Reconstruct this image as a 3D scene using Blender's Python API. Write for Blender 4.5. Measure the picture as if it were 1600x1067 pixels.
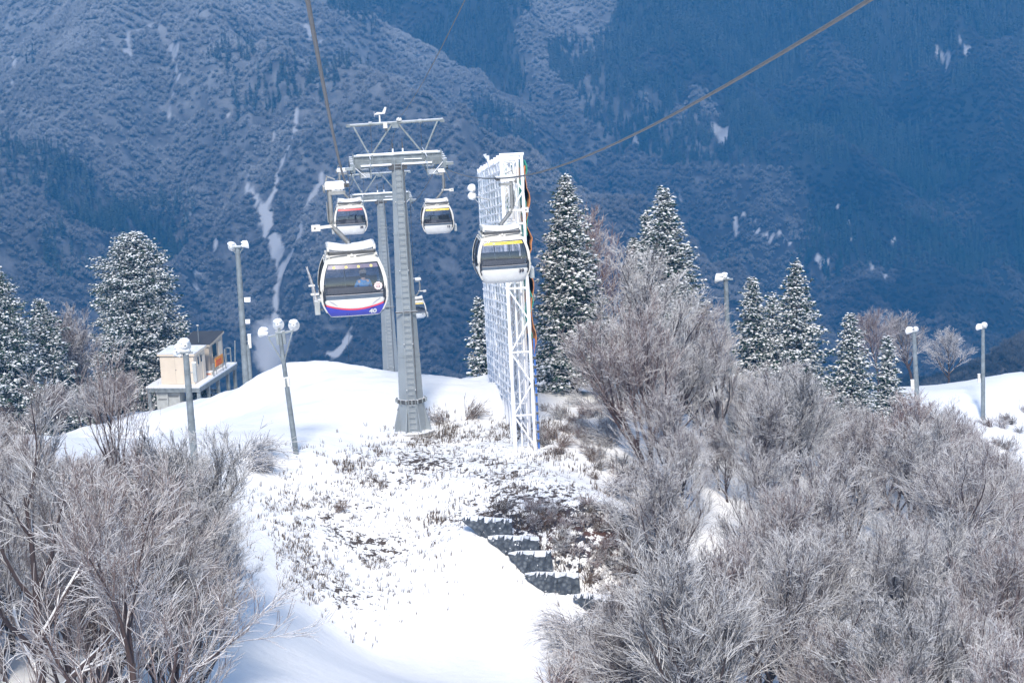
import bpy, math, random
import numpy as np
from mathutils import Vector, Matrix
R = math.radians
SC = bpy.context.scene
for o in list(bpy.data.objects): bpy.data.objects.remove(o)

# ------------------------------------------------------------------ camera, sky, sun, exposure
PITCH, ROLL, FPX = 11.0, 2.8, 3500.0
cam_d = bpy.data.cameras.new("camera"); cam = bpy.data.objects.new("camera", cam_d)
SC.collection.objects.link(cam); SC.camera = cam
cam_d.sensor_width = 36; cam_d.lens = FPX / 1600 * 36; cam_d.clip_start = 0.5; cam_d.clip_end = 6000
CM = Matrix.Rotation(R(90 - PITCH), 3, 'X') @ Matrix.Rotation(R(-ROLL), 3, 'Z')
cam.matrix_world = CM.to_4x4()
def P(px, py, D):
    """world point seen at photo pixel (px,py) whose world Y is D"""
    v = CM @ Vector(((px - 800) / FPX, -(py - 533.5) / FPX, -1))
    return v * (D / v.y)

SUN_EL, SUN_DIR = R(42), Vector((-0.05, -1.0))
w = bpy.data.worlds.new("World"); SC.world = w; w.use_nodes = True
nt = w.node_tree; nt.nodes.clear()
sky = nt.nodes.new('ShaderNodeTexSky'); sky.sky_type = 'NISHITA'; sky.sun_disc = False
sky.sun_elevation = SUN_EL; sky.sun_rotation = math.atan2(SUN_DIR.x, SUN_DIR.y)
sky.altitude = 1000
bg = nt.nodes.new('ShaderNodeBackground'); bg.inputs[1].default_value = 0.15
wo = nt.nodes.new('ShaderNodeOutputWorld')
nt.links.new(sky.outputs[0], bg.inputs[0]); nt.links.new(bg.outputs[0], wo.inputs[0])
sd = bpy.data.lights.new("sun", 'SUN'); sd.energy = 3.0; sd.angle = R(10); sd.color = (1, 0.93, 0.83)
so = bpy.data.objects.new("sun", sd); SC.collection.objects.link(so)
sv = Vector((SUN_DIR.x * math.cos(SUN_EL), SUN_DIR.y * math.cos(SUN_EL), math.sin(SUN_EL)))
so.rotation_euler = sv.to_track_quat('Z', 'Y').to_euler()
SC.view_settings.view_transform = 'Standard'; SC.view_settings.look = 'None'
SC.view_settings.gamma = 1; SC.view_settings.exposure = 0.66
SC.cycles.use_denoising = True
try: SC.cycles.denoiser = 'OPENIMAGEDENOISE'
except Exception: pass
SC.cycles.max_bounces = 6; SC.cycles.diffuse_bounces = 2; SC.cycles.glossy_bounces = 2
SC.cycles.transparent_max_bounces = 12; SC.cycles.volume_bounces = 0
SC.cycles.use_adaptive_sampling = True; SC.cycles.adaptive_threshold = 0.02
SC.cycles.caustics_reflective = False; SC.cycles.caustics_refractive = False

# ------------------------------------------------------------------ materials
def newmat(name):
    m = bpy.data.materials.new(name); m.use_nodes = True
    t = m.node_tree; t.nodes.clear()
    out = t.nodes.new('ShaderNodeOutputMaterial'); b = t.nodes.new('ShaderNodeBsdfPrincipled')
    t.links.new(b.outputs[0], out.inputs[0])
    return m, t, b
def N(t, kind, **kw):
    n = t.nodes.new(kind)
    for k, v in kw.items(): setattr(n, k, v)
    return n
def noise(t, scale, detail=4, vec=None, rough=0.55):
    n = N(t, 'ShaderNodeTexNoise'); n.inputs['Scale'].default_value = scale
    n.inputs['Detail'].default_value = detail; n.inputs['Roughness'].default_value = rough
    if vec is None:
        tc = N(t, 'ShaderNodeTexCoord'); vec = tc.outputs['Object']
    t.links.new(vec, n.inputs['Vector']); return n.outputs['Fac']
def ramp(t, fac, p0, p1, c0=(0, 0, 0, 1), c1=(1, 1, 1, 1)):
    r = N(t, 'ShaderNodeValToRGB'); e = r.color_ramp.elements
    e[0].position, e[1].position = p0, p1; e[0].color, e[1].color = c0, c1
    t.links.new(fac, r.inputs[0]); return r.outputs[0]
def mixc(t, fac, a, b):
    m = N(t, 'ShaderNodeMix', data_type='RGBA')
    if isinstance(fac, (int, float)): m.inputs[0].default_value = fac
    else: t.links.new(fac, m.inputs[0])
    for i, v in ((6, a), (7, b)):
        if isinstance(v, tuple): m.inputs[i].default_value = (*v[:3], 1)
        else: t.links.new(v, m.inputs[i])
    return m.outputs[2]
def mth(t, op, a, b=None):
    m = N(t, 'ShaderNodeMath', operation=op)
    for i, v in enumerate((a, b)):
        if v is None: continue
        if isinstance(v, (int, float)): m.inputs[i].default_value = v
        else: t.links.new(v, m.inputs[i])
    return m.outputs[0]
SNOWC = (0.88, 0.89, 0.92)
def normal_z(t):
    g = N(t, 'ShaderNodeNewGeometry'); s = N(t, 'ShaderNodeSeparateXYZ')
    t.links.new(g.outputs['Normal'], s.inputs[0]); return s.outputs[2]
def mat(name, col, rough=0.5, metal=0.0, var=0.25, scale=6.0, snow=None, bump=0.0, spec=0.5, snown=0.35):
    """plain material with worn variation; snow=threshold lays snow on upward faces"""
    m, t, b = newmat(name)
    f = noise(t, scale, 5)
    dark = tuple(c * (1 - var) for c in col); light = tuple(min(1, c * (1 + var * 0.6)) for c in col)
    c = ramp(t, f, 0.3, 0.7, (*dark, 1), (*light, 1))
    rg = rough
    if snow is not None:
        nz = normal_z(t); n2 = noise(t, 3.0, 4)
        v = mth(t, 'ADD', nz, mth(t, 'MULTIPLY', mth(t, 'SUBTRACT', n2, 0.5), snown * 2))
        k = ramp(t, v, snow - 0.06, snow + 0.06)
        c = mixc(t, k, c, SNOWC)
        b.inputs['Metallic'].default_value = 0
        if metal: t.links.new(mth(t, 'MULTIPLY', mth(t, 'SUBTRACT', 1.0, k), metal), b.inputs['Metallic'])
    else:
        b.inputs['Metallic'].default_value = metal
    t.links.new(c, b.inputs['Base Color'])
    r = ramp(t, f, 0.2, 0.8, (rough * .8,) * 3 + (1,), (min(1, rough * 1.25),) * 3 + (1,))
    t.links.new(r, b.inputs['Roughness'])
    b.inputs['Specular IOR Level'].default_value = spec
    if bump:
        bn = N(t, 'ShaderNodeBump'); bn.inputs['Strength'].default_value = bump; bn.inputs['Distance'].default_value = 0.05
        t.links.new(f, bn.inputs['Height']); t.links.new(bn.outputs[0], b.inputs['Normal'])
    return m
M = {}
M['steel'] = mat('galvanized_steel', (0.25, 0.28, 0.29), 0.55, 0.15, 0.3, 2.5, snow=0.8, snown=0.15)
M['steel_clean'] = mat('bare_steel', (0.21, 0.24, 0.255), 0.5, 0.15, 0.35, 3)
M['mast'] = mat('mast_steel', (0.27, 0.30, 0.32), 0.55, 0.1, 0.18, 0.7)
M['steel_dark'] = mat('dark_steel', (0.09, 0.09, 0.09), 0.6, 0.1, 0.3, 5, snow=0.85, snown=0.1)
M['hanger'] = mat('hanger_steel', (0.27, 0.27, 0.26), 0.5, 0.2, 0.25, 5, snow=0.85, snown=0.1)
M['snow'] = mat('packed_snow', SNOWC, 0.7, 0, 0.03, 3, bump=0.4, spec=0.2)
M['rime'] = mat('rimed_white_steel', (0.86, 0.86, 0.88), 0.8, 0, 0.08, 4, bump=0.6, spec=0.2)
M['white'] = mat('white_cabin_paint', (0.72, 0.71, 0.69), 0.25, 0, 0.06, 3)
M['offwhite'] = mat('cream_frame_paint', (0.66, 0.63, 0.57), 0.35, 0, 0.12, 5)
M['blackp'] = mat('black_plastic', (0.02, 0.025, 0.035), 0.35, 0, 0.2, 6)
M['darkpanel'] = mat('slate_panel', (0.10, 0.13, 0.17), 0.35, 0, 0.2, 3)
M['blue'] = mat('blue_livery', (0.05, 0.06, 0.42), 0.3, 0, 0.06, 3)
M['red'] = mat('red_livery', (0.75, 0.06, 0.10), 0.3, 0, 0.05, 3)
M['greymark'] = mat('grey_livery', (0.45, 0.43, 0.43), 0.3, 0, 0.1, 3)
M['yellow'] = mat('yellow_sticker', (0.80, 0.62, 0.06), 0.4, 0, 0.06, 3)
M['dotyellow'] = mat('pale_yellow_dot', (0.85, 0.68, 0.22), 0.4, 0, 0.06, 3)
M['redtext'] = mat('red_print', (0.75, 0.12, 0.06), 0.4)
M['darktext'] = mat('dark_print', (0.03, 0.03, 0.05), 0.4)
M['purple'] = mat('purple_grey_band', (0.16, 0.14, 0.20), 0.3, 0, 0.1, 3)
M['pink'] = mat('pale_pink_sticker', (0.85, 0.66, 0.66), 0.4, 0, 0.05)
M['inner'] = mat('cabin_interior_grey', (0.5, 0.5, 0.53), 0.7, 0, 0.15, 3)
M['seatgrey'] = mat('seat_charcoal', (0.11, 0.12, 0.14), 0.7, 0, 0.2, 5)
M['jacket'] = mat('blue_jacket', (0.03, 0.25, 0.62), 0.8, 0, 0.3, 9, bump=0.4)
M['skin'] = mat('skin', (0.55, 0.36, 0.27), 0.6, 0, 0.05)
M['hat'] = mat('pale_knit_hat', (0.62, 0.58, 0.52), 0.9, 0, 0.2, 25)
M['hair'] = mat('dark_hair', (0.03, 0.025, 0.02), 0.6)
M['pants'] = mat('dark_trousers', (0.05, 0.05, 0.06), 0.8)
M['cream'] = mat('cream_wall_panel', (0.66, 0.57, 0.46), 0.7, 0, 0.06, 1.5)
M['beige'] = mat('beige_wall_panel', (0.42, 0.37, 0.31), 0.75, 0, 0.08, 1.5)
M['roof'] = mat('dark_hut_roof', (0.055, 0.06, 0.07), 0.8, 0, 0.3, 2)
M['window'] = mat('dark_window_glass', (0.03, 0.06, 0.08), 0.1, 0, 0.2, 2)
M['orange'] = mat('orange_sign', (0.72, 0.28, 0.03), 0.5)
M['signred'] = mat('red_sign', (0.65, 0.08, 0.03), 0.5)
M['drum'] = mat('blue_tarpaulin', (0.02, 0.13, 0.45), 0.6, 0, 0.2, 5)
M['machine'] = mat('grey_machine_housing', (0.38, 0.40, 0.40), 0.6, 0, 0.2, 3, snow=0.93, snown=0.2)
M['conc'] = mat('concrete', (0.35, 0.34, 0.33), 0.85, 0, 0.25, 3, snow=0.7, snown=0.1, bump=0.5)
M['teal'] = mat('green_netting', (0.05, 0.36, 0.26), 0.8, 0, 0.3, 3, snow=0.8)
M['netorange'] = mat('orange_netting', (0.55, 0.22, 0.08), 0.8, 0, 0.3, 3)
M['netblue'] = mat('blue_padding', (0.04, 0.13, 0.42), 0.7, 0, 0.3, 3)
M['rope'] = mat('steel_rope', (0.15, 0.15, 0.155), 0.55, 0.2, 0.35, 8)
M['bulb'] = mat('lamp_reflector', (0.75, 0.75, 0.74), 0.4, 0, 0.05)
M['ski'] = mat('ski_topsheet', (0.45, 0.45, 0.47), 0.4, 0, 0.4, 12)
def stone_mat():
    m, t, b = newmat('gabion_stone')
    tc = N(t, 'ShaderNodeTexCoord'); v = N(t, 'ShaderNodeTexVoronoi'); v.inputs['Scale'].default_value = 5
    t.links.new(tc.outputs['Object'], v.inputs['Vector'])
    c = ramp(t, v.outputs['Distance'], 0.0, 0.6, (0.15, 0.17, 0.19, 1), (0.045, 0.055, 0.07, 1))
    k = ramp(t, noise(t, 5.5, 6), 0.66, 0.69)
    nz = ramp(t, normal_z(t), 0.84, 0.93)
    k2 = mth(t, 'MAXIMUM', k, nz)
    t.links.new(mixc(t, k2, c, SNOWC), b.inputs['Base Color']); b.inputs['Roughness'].default_value = 0.85
    bn = N(t, 'ShaderNodeBump'); bn.inputs['Strength'].default_value = 0.8; bn.inputs['Distance'].default_value = 0.08
    bn.invert = True
    t.links.new(v.outputs['Distance'], bn.inputs['Height']); t.links.new(bn.outputs[0], b.inputs['Normal'])
    return m
M['stone'] = stone_mat()
def glass_mat(name, tint, mixf):
    m = bpy.data.materials.new(name); m.use_nodes = True; t = m.node_tree; t.nodes.clear()
    out = N(t, 'ShaderNodeOutputMaterial'); tr = N(t, 'ShaderNodeBsdfTransparent'); gl = N(t, 'ShaderNodeBsdfGlossy')
    tr.inputs[0].default_value = (*tint, 1); gl.inputs['Roughness'].default_value = 0.04
    gl.inputs[0].default_value = (0.9, 0.92, 0.95, 1)
    fr = N(t, 'ShaderNodeFresnel'); fr.inputs[0].default_value = 1.45
    f2 = mth(t, 'ADD', fr.outputs[0], mixf)
    mx = N(t, 'ShaderNodeMixShader'); t.links.new(f2, mx.inputs[0])
    t.links.new(tr.outputs[0], mx.inputs[1]); t.links.new(gl.outputs[0], mx.inputs[2]); t.links.new(mx.outputs[0], out.inputs[0])
    return m
M['glass'] = glass_mat('tinted_window_glass', (0.70, 0.71, 0.76), 0.06)

def bark_mat(name, bark, lo, hi, rnd=True):
    """bark with snow lying on the upper side of every branch"""
    m, t, b = newmat(name)
    nz = normal_z(t)
    oi = N(t, 'ShaderNodeObjectInfo')
    n1 = noise(t, 1.3, 3)
    v = mth(t, 'ADD', nz, mth(t, 'MULTIPLY', mth(t, 'SUBTRACT', n1, 0.5), 0.9))
    v = mth(t, 'ADD', v, mth(t, 'MULTIPLY', mth(t, 'SUBTRACT', oi.outputs['Random'], 0.5), 0.35))
    k = ramp(t, v, lo, hi)
    wv = N(t, 'ShaderNodeMath', operation='FRACT'); t.links.new(mth(t, 'MULTIPLY', oi.outputs['Random'], 7.31), wv.inputs[0])
    bc = mixc(t, wv.outputs[0], bark, tuple(c * f for c, f in zip(bark, (1.7, 1.3, 1.2))))
    t.links.new(mixc(t, k, bc, (0.80, 0.80, 0.81)), b.inputs['Base Color'])
    b.inputs['Roughness'].default_value = 0.85; b.inputs['Specular IOR Level'].default_value = 0.15
    return m
M['bark'] = bark_mat('snowy_bark', (0.045, 0.04, 0.04), 0.45, 0.7)
M['twig'] = bark_mat('snowy_twigs', (0.135, 0.125, 0.122), 0.0, 0.55)
M['twigred'] = bark_mat('reddish_twigs', (0.15, 0.12, 0.112), 0.25, 0.6)
M['grass'] = bark_mat('dry_grass', (0.11, 0.085, 0.06), 0.5, 0.9)
def needle_mat():
    m, t, b = newmat('snowy_needles')
    a = N(t, 'ShaderNodeAttribute', attribute_name='snow')
    g = mixc(t, noise(t, 0.8, 3), (0.02, 0.05, 0.036), (0.05, 0.095, 0.06))
    n = noise(t, 5, 3)
    k = ramp(t, mth(t, 'ADD', a.outputs['Fac'], mth(t, 'MULTIPLY', mth(t, 'SUBTRACT', n, 0.5), 0.5)), 0.4, 0.6)
    t.links.new(mixc(t, k, g, (0.80, 0.81, 0.83)), b.inputs['Base Color'])
    b.inputs['Roughness'].default_value = 0.8; b.inputs['Specular IOR Level'].default_value = 0.15
    return m
M['needles'] = needle_mat()

# ------------------------------------------------------------------ mesh builder
class MB:
    def __init__(s): s.v = []; s.f = []; s.m = []; s.ms = []; s.sm = []
    def mi(s, m):
        if m not in s.ms: s.ms.append(m)
        return s.ms.index(m)
    def add(s, vs, fs, m, smooth=False):
        o = len(s.v); s.v += [tuple(v) for v in vs]; k = s.mi(m)
        for f in fs: s.f.append(tuple(i + o for i in f)); s.m.append(k); s.sm.append(smooth)
    def box(s, c, d, m, rot=None):
        x, y, z = (q / 2 for q in d)
        vs = [Vector(p) for p in ((-x,-y,-z),(x,-y,-z),(x,y,-z),(-x,y,-z),(-x,-y,z),(x,-y,z),(x,y,z),(-x,y,z))]
        if rot is not None: vs = [rot @ v for v in vs]
        s.add([v + Vector(c) for v in vs], [(0,3,2,1),(4,5,6,7),(0,1,5,4),(1,2,6,5),(2,3,7,6),(3,0,4,7)], m)
    def bar(s, a, b, w, m, h=None):
        a, b = Vector(a), Vector(b); d = b - a; L = d.length
        if L < 1e-6: return
        q = d.to_track_quat('Z', 'Y').to_matrix(); s.box((a + b) / 2, (w, h or w, L), m, q)
    def tube(s, pts, rad, m, n=8, cap=True):
        pts = [Vector(p) for p in pts]; k = len(pts)
        if not hasattr(rad, '__len__'): rad = [rad] * k
        vs = []; fs = []
        up = Vector((0, 0, 1))
        for i, p in enumerate(pts):
            d = (pts[min(i + 1, k - 1)] - pts[max(i - 1, 0)]).normalized()
            a = d.cross(up)
            if a.length < 0.05: a = d.cross(Vector((0, 1, 0)))
            a.normalize(); b = a.cross(d)
            for j in range(n):
                t = 2 * math.pi * j / n; vs.append(p + (a * math.cos(t) + b * math.sin(t)) * rad[i])
        for i in range(k - 1):
            for j in range(n):
                q = (j + 1) % n; fs.append((i*n+j, i*n+q, (i+1)*n+q, (i+1)*n+j))
        s.add(vs, fs, m, True)
        if cap:
            s.add(vs[:n], [tuple(range(n))[::-1]], m); s.add(vs[-n:], [tuple(range(n))], m)
    def lathe(s, prof, m, n=16, c=(0,0,0), rot=None, smooth=True):
        vs = []; fs = []
        for r, z in prof:
            for j in range(n):
                t = 2 * math.pi * j / n; v = Vector((r*math.cos(t), r*math.sin(t), z))
                if rot is not None: v = rot @ v
                vs.append(v + Vector(c))
        for i in range(len(prof) - 1):
            for j in range(n):
                q = (j + 1) % n; fs.append((i*n+j, i*n+q, (i+1)*n+q, (i+1)*n+j))
        s.add(vs, fs, m, smooth)
    def ball(s, c, r, m, n=10, sq=(1,1,1), jit=0, rnd=random):
        vs = []; fs = []; h = n // 2
        for i in range(h + 1):
            ph = math.pi * i / h
            for j in range(n):
                t = 2*math.pi*j/n; k = r * (1 + rnd.uniform(-jit, jit))
                vs.append((c[0]+k*sq[0]*math.sin(ph)*math.cos(t), c[1]+k*sq[1]*math.sin(ph)*math.sin(t), c[2]+k*sq[2]*math.cos(ph)))
        for i in range(h):
            for j in range(n):
                q = (j+1) % n; fs.append((i*n+j, (i+1)*n+j, (i+1)*n+q, i*n+q))
        s.add(vs, fs, m, True)
    def build(s, name, parent=None, label=None):
        me = bpy.data.meshes.new(name); me.from_pydata(s.v, [], s.f)
        for m in s.ms: me.materials.append(M[m])
        me.polygons.foreach_set('material_index', s.m); me.polygons.foreach_set('use_smooth', s.sm); me.update()
        o = bpy.data.objects.new(name, me); SC.collection.objects.link(o)
        if parent is not None: o.parent = parent
        if label: o['label'] = label
        return o
def tag(o, label=None, cat=None, group=None, kind=None):
    if label: o['label'] = label
    if cat: o['category'] = cat
    if group: o['group'] = group
    if kind: o['kind'] = kind
    return o
def empty(name, loc, rz=0.0, label=None, cat=None, group=None):
    o = bpy.data.objects.new(name, None); SC.collection.objects.link(o); o.empty_display_size = 0.2
    o.location = loc; o.rotation_euler = (0, 0, rz); return tag(o, label, cat, group)
def copy_tree(o, parent=None):
    c = o.copy(); SC.collection.objects.link(c)
    for k in ('label', 'category', 'group'):
        if parent is None and k in c: del c[k]
    if parent is not None: c.parent = parent
    for ch in [x for x in SC.objects if x.parent == o]: copy_tree(ch, c)
    return c
def npmesh(name, V, F, mats, smooth=True, mi=None, attrs=None):
    """V (n,3); F (m,3|4)"""
    me = bpy.data.meshes.new(name); F = np.asarray(F, np.int32); V = np.asarray(V, np.float32)
    me.vertices.add(len(V)); me.vertices.foreach_set('co', V.ravel())
    k = F.shape[1]; me.loops.add(F.size); me.loops.foreach_set('vertex_index', F.ravel())
    me.polygons.add(len(F)); me.polygons.foreach_set('loop_start', np.arange(0, F.size, k, dtype=np.int32))
    me.polygons.foreach_set('loop_total', np.full(len(F), k, np.int32))
    me.polygons.foreach_set('use_smooth', np.full(len(F), smooth, bool))
    if mi is not None: me.polygons.foreach_set('material_index', np.asarray(mi, np.int32))
    for m in mats: me.materials.append(m)
    me.update(calc_edges=True)
    for an, (dom, arr) in (attrs or {}).items():
        a = me.attributes.new(an, 'FLOAT', dom); a.data.foreach_set('value', np.asarray(arr, np.float32))
    return me
def link(name, me, parent=None):
    o = bpy.data.objects.new(name, me); SC.collection.objects.link(o)
    if parent is not None: o.parent = parent
    return o

# ------------------------------------------------------------------ numpy noise
rs = np.random.RandomState(7)
_perm = rs.rand(256, 256)
def vnoise(x, y):
    xi = np.floor(x).astype(int); yi = np.floor(y).astype(int); fx = x - xi; fy = y - yi
    fx = fx*fx*(3-2*fx); fy = fy*fy*(3-2*fy); g = lambda a, b: _perm[a % 256, b % 256]
    return (g(xi,yi)*(1-fx)+g(xi+1,yi)*fx)*(1-fy)+(g(xi,yi+1)*(1-fx)+g(xi+1,yi+1)*fx)*fy - 0.5
def fbm(x, y, o=4, s=1.0):
    r = 0; a = 1.0
    for i in range(o): r = r + a*vnoise(x*s+17*i, y*s+31*i); a *= .5; s *= 2.03
    return r

# ------------------------------------------------------------------ near terrain: a spline through surveyed points
CP = [(645,672,121),(463,712,113),(305,740,106),(383,605,150),(560,690,118),(740,690,119),(830,714,115),
      (480,600,134),(500,569,140),(440,571,141),(545,572,141),(590,592,143),(630,598,146),(690,599,146),(750,603,145),(850,612,141),(893,614,130),(410,592,146),
      (240,645,168),(300,652,160),(240,662,158),(345,634,167),(160,668,160),(300,668,135),(200,692,135),(380,640,135),(120,668,168),(0,702,165),(345,628,176),(300,640,170),
      (250,780,96),(300,900,88),(100,1067,70),(470,980,92),(650,1067,92),(850,1067,92),(560,1000,96),
      (650,985,97.5),(640,900,102),(650,870,104),(480,800,107),(700,760,110.5),(770,806,106),(860,797,106),(960,795,106),(735,840,103.3),(790,876,102.6),(840,910,102),(890,936,101.2),(950,960,100.5),(900,1060,92.5),
      (960,700,117),(1050,960,102),(1100,900,108),(1300,900,112),(1500,900,120),(1200,750,135),(1050,650,132),
      (1400,760,165),(1250,640,150),(1434,647,195),(1536,652,200),(1440,604,212),(1600,583,216),(1520,590,216),(1600,740,188),(1150,570,152),(1300,1067,96),(1550,1067,100)]
cw = [tuple(P(*c)) for c in CP]
cw += [(0,0,-13),(-40,0,-13),(40,0,-16),(0,50,-26),(40,50,-30),(-40,45,-20),(-60,100,-27),(-70,160,-42),(-60,190,-50),
       (-32,192,-44),(-11,188,-40.3),(-40,240,-78),(0,240,-72),(15,175,-45),(40,250,-72),(80,215,-60),(90,150,-58),(80,90,-48),(60,60,-38),
       (-90,330,-140),(0,330,-150),(100,330,-140),(-100,60,-26),(120,240,-90),(-110,220,-90)]
cw = np.array(cw)
def _U(r2): return np.where(r2 > 0, r2 * np.log(r2 + 1e-12), 0)
_n = len(cw); _K = _U(((cw[:, None, :2] - cw[None, :, :2])**2).sum(-1)) + np.eye(_n) * 0.6
_Pm = np.c_[np.ones(_n), cw[:, :2]]; _A = np.zeros((_n+3, _n+3)); _A[:_n, :_n] = _K; _A[:_n, _n:] = _Pm; _A[_n:, :_n] = _Pm.T
_W = np.linalg.solve(_A, np.r_[cw[:, 2], 0, 0, 0])
WALLP = []   # filled below: terrain is cut back behind the stone courses
def ground(x, y, rough=True):
    x = np.atleast_1d(np.asarray(x, float)); y = np.atleast_1d(np.asarray(y, float)); z = np.zeros(x.shape)
    z = _W[_n] + _W[_n+1]*x + _W[_n+2]*y
    for i in range(_n): z = z + _W[i]*_U((x-cw[i,0])**2 + (y-cw[i,1])**2)
    if rough: z = z + 0.25*fbm(x, y, 3, .18) + np.clip((y-124)/14, 0, 1)*(.8*fbm(x+31, y, 3, .16)+.25*fbm(x+5, y*.6, 3, .7))
    return z
def gz(x, y): return float(ground(x, y)[0])
def project(x, y, z):
    c = np.stack([x, y, z], -1) @ np.array(CM); return 800 + FPX*c[..., 0]/-c[..., 2], 533.5 - FPX*c[..., 1]/-c[..., 2]
def hit(px, py, lo=60, hi=260):
    """where the view through a photo pixel meets the near ground"""
    D = np.arange(lo, hi, 0.25); d = P(px, py, 1.0)
    g = ground(D*d.x, D); k = np.where(D*d.z < g)[0]
    D0 = D[k[0]] if len(k) else hi
    return Vector((D0*d.x, D0, gz(D0*d.x, D0)))

gx = np.concatenate([np.arange(-150, -30, 2.0), np.arange(-30, 32, .4), np.arange(32, 151, 2.0)])
gy = np.concatenate([np.arange(-20, 84, 2.0), np.arange(84, 160, .4), np.arange(160, 345, 1.8)])
GX, GY = np.meshgrid(gx, gy); GZ = ground(GX.ravel(), GY.ravel()).reshape(GX.shape)
def poly_mask(px, py, poly, soft=0):
    ins = np.zeros(px.shape, bool); n = len(poly)
    for i in range(n):
        x1, y1 = poly[i]; x2, y2 = poly[(i+1) % n]
        c = ((y1 > py) != (y2 > py)) & (px < (x2-x1)*(py-y1)/(y2-y1+1e-9)+x1); ins ^= c
    return ins
def world_poly(pts): return [tuple(hit(*p)[:2]) for p in pts]
# brush-covered bank, the strip of brown scrub under the stone courses, and the groomed run
BANK = world_poly([(420,780),(520,700),(610,675),(680,640),(760,655),(840,630),(900,640),(930,720),(965,800),(985,880),(985,945),(900,915),(800,868),(740,868),(660,880),(630,980),(560,965),(450,930),(430,860)])
SCRUB = world_poly([(740,808),(860,800),(960,795),(1000,860),(1010,950),(950,945),(900,925),(850,900),(800,850)])
DARKB = [world_poly(q) for q in ([(440,885),(520,880),(630,960),(628,980),(560,968),(450,925)],[(700,770),(790,735),(870,735),(960,790),(800,805),(740,800)],[(600,700),(660,690),(700,730),(640,740)])]
bank = poly_mask(GX, GY, BANK).astype(float); scrub = poly_mask(GX, GY, SCRUB).astype(float)
forest = np.clip((GX - (5 + 0.0*GY) - np.interp(GY, [60,100,125,150,200], [-1,1.5,2.5,8,28]))/6, 0, 1)
def blur(a, k):
    for _ in range(k):
        a = (a + np.roll(a,1,0)+np.roll(a,-1,0)+np.roll(a,1,1)+np.roll(a,-1,1))/5
    return a
for q in DARKB: bank += poly_mask(GX, GY, q)*.35
bank = blur(bank, 26); scrub = blur(scrub, 3)
GZ = GZ + bank*0.22*fbm(GX, GY, 3, 1.1) + scrub*0.35*fbm(GX+9, GY, 3, .9)
ny, nx = GX.shape; idx = np.arange(ny*nx).reshape(ny, nx)
Fq = np.stack([idx[:-1,:-1], idx[:-1,1:], idx[1:,1:], idx[1:,:-1]], -1).reshape(-1, 4)
def ground_mat():
    m, t, b = newmat('snow_cover')
    tc = N(t, 'ShaderNodeTexCoord'); V = tc.outputs['Object']
    ab = N(t, 'ShaderNodeAttribute', attribute_name='bank').outputs['Fac']
    asn = N(t, 'ShaderNodeAttribute', attribute_name='scrub').outputs['Fac']
    af = N(t, 'ShaderNodeAttribute', attribute_name='forest').outputs['Fac']
    big = noise(t, 0.25, 3, V); fine = noise(t, 3.2, 5, V, .7)
    th = mth(t, 'ADD', mth(t, 'MULTIPLY', ab, 0.215), mth(t, 'MULTIPLY', asn, 0.19))
    th = mth(t, 'ADD', th, mth(t, 'MULTIPLY', af, 0.10))
    th = mth(t, 'ADD', th, mth(t, 'MULTIPLY', mth(t, 'MULTIPLY', mth(t, 'SUBTRACT', big, 0.5), 0.5), mth(t, 'MINIMUM', mth(t, 'ADD', ab, asn), 1.0)))
    k = ramp(t, mth(t, 'ADD', fine, th), 0.80, 0.84)
    soil = mixc(t, noise(t, 1.5, 3, V), (0.05, 0.05, 0.055), (0.11, 0.075, 0.05))
    soil = mixc(t, asn, soil, mixc(t, ramp(t, noise(t, .6, 3, V), .45, .6), (0.04, 0.045, 0.06), (0.10, 0.05, 0.035)))
    sn = mixc(t, noise(t, 0.12, 3, V), (0.88, 0.88, 0.88), (0.93, 0.92, 0.91))
    t.links.new(mixc(t, k, sn, soil), b.inputs['Base Color']); b.inputs['Roughness'].default_value = 0.75
    b.inputs['Specular IOR Level'].default_value = 0.2
    bn = N(t, 'ShaderNodeBump'); bn.inputs['Strength'].default_value = 0.35; bn.inputs['Distance'].default_value = 0.25
    t.links.new(mth(t, 'ADD', noise(t, 0.9, 6, V), mth(t, 'MULTIPLY', fine, ab)), bn.inputs['Height']); t.links.new(bn.outputs[0], b.inputs['Normal'])
    return m
me = npmesh('snow_ground', np.stack([GX, GY, GZ], -1).reshape(-1, 3), Fq, [ground_mat()], True,
            attrs={'bank': ('POINT', bank.ravel()), 'scrub': ('POINT', scrub.ravel()), 'forest': ('POINT', forest.ravel())})
tag(link('ground', me), kind='structure')

# ------------------------------------------------------------------ far mountain side
def spur(x, y, pts, slope, nz=0.0):
    z = np.full(x.shape, -1e4)
    for a, b in zip(pts[:-1], pts[1:]):
        d = b - a; L2 = d.x**2 + d.y**2
        t = np.clip(((x-a.x)*d.x + (y-a.y)*d.y)/L2, 0, 1)
        r = np.hypot(x-(a.x+t*d.x), y-(a.y+t*d.y))
        zz = a.z + t*d.z - slope*(np.sqrt(r*r+64)-8)
        z = np.maximum(z, zz)
    return z
S0 = [P(*q) for q in ((-330,470,860),(-100,330,960),(0,225,1060),(130,60,1200),(260,-140,1380))]
S1 = [P(*q) for q in ((60,-330,1500),(230,-90,1330),(350,38,1210),(470,92,1160),(560,112,1130),(640,138,1100),(760,188,1060),(825,262,1025),(885,335,990),(945,430,950),(990,560,900),(1020,760,840))]
S2 = [P(*q) for q in ((700,-420,1800),(880,-120,1600),(985,40,1450),(1090,118,1380),(1260,212,1300),(1400,335,1210),(1480,480,1120),(1530,640,1020))]
S3 = [P(*q) for q in ((1900,430,700),(1700,500,640),(1600,545,610),(1520,592,580),(1440,660,540))]
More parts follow.
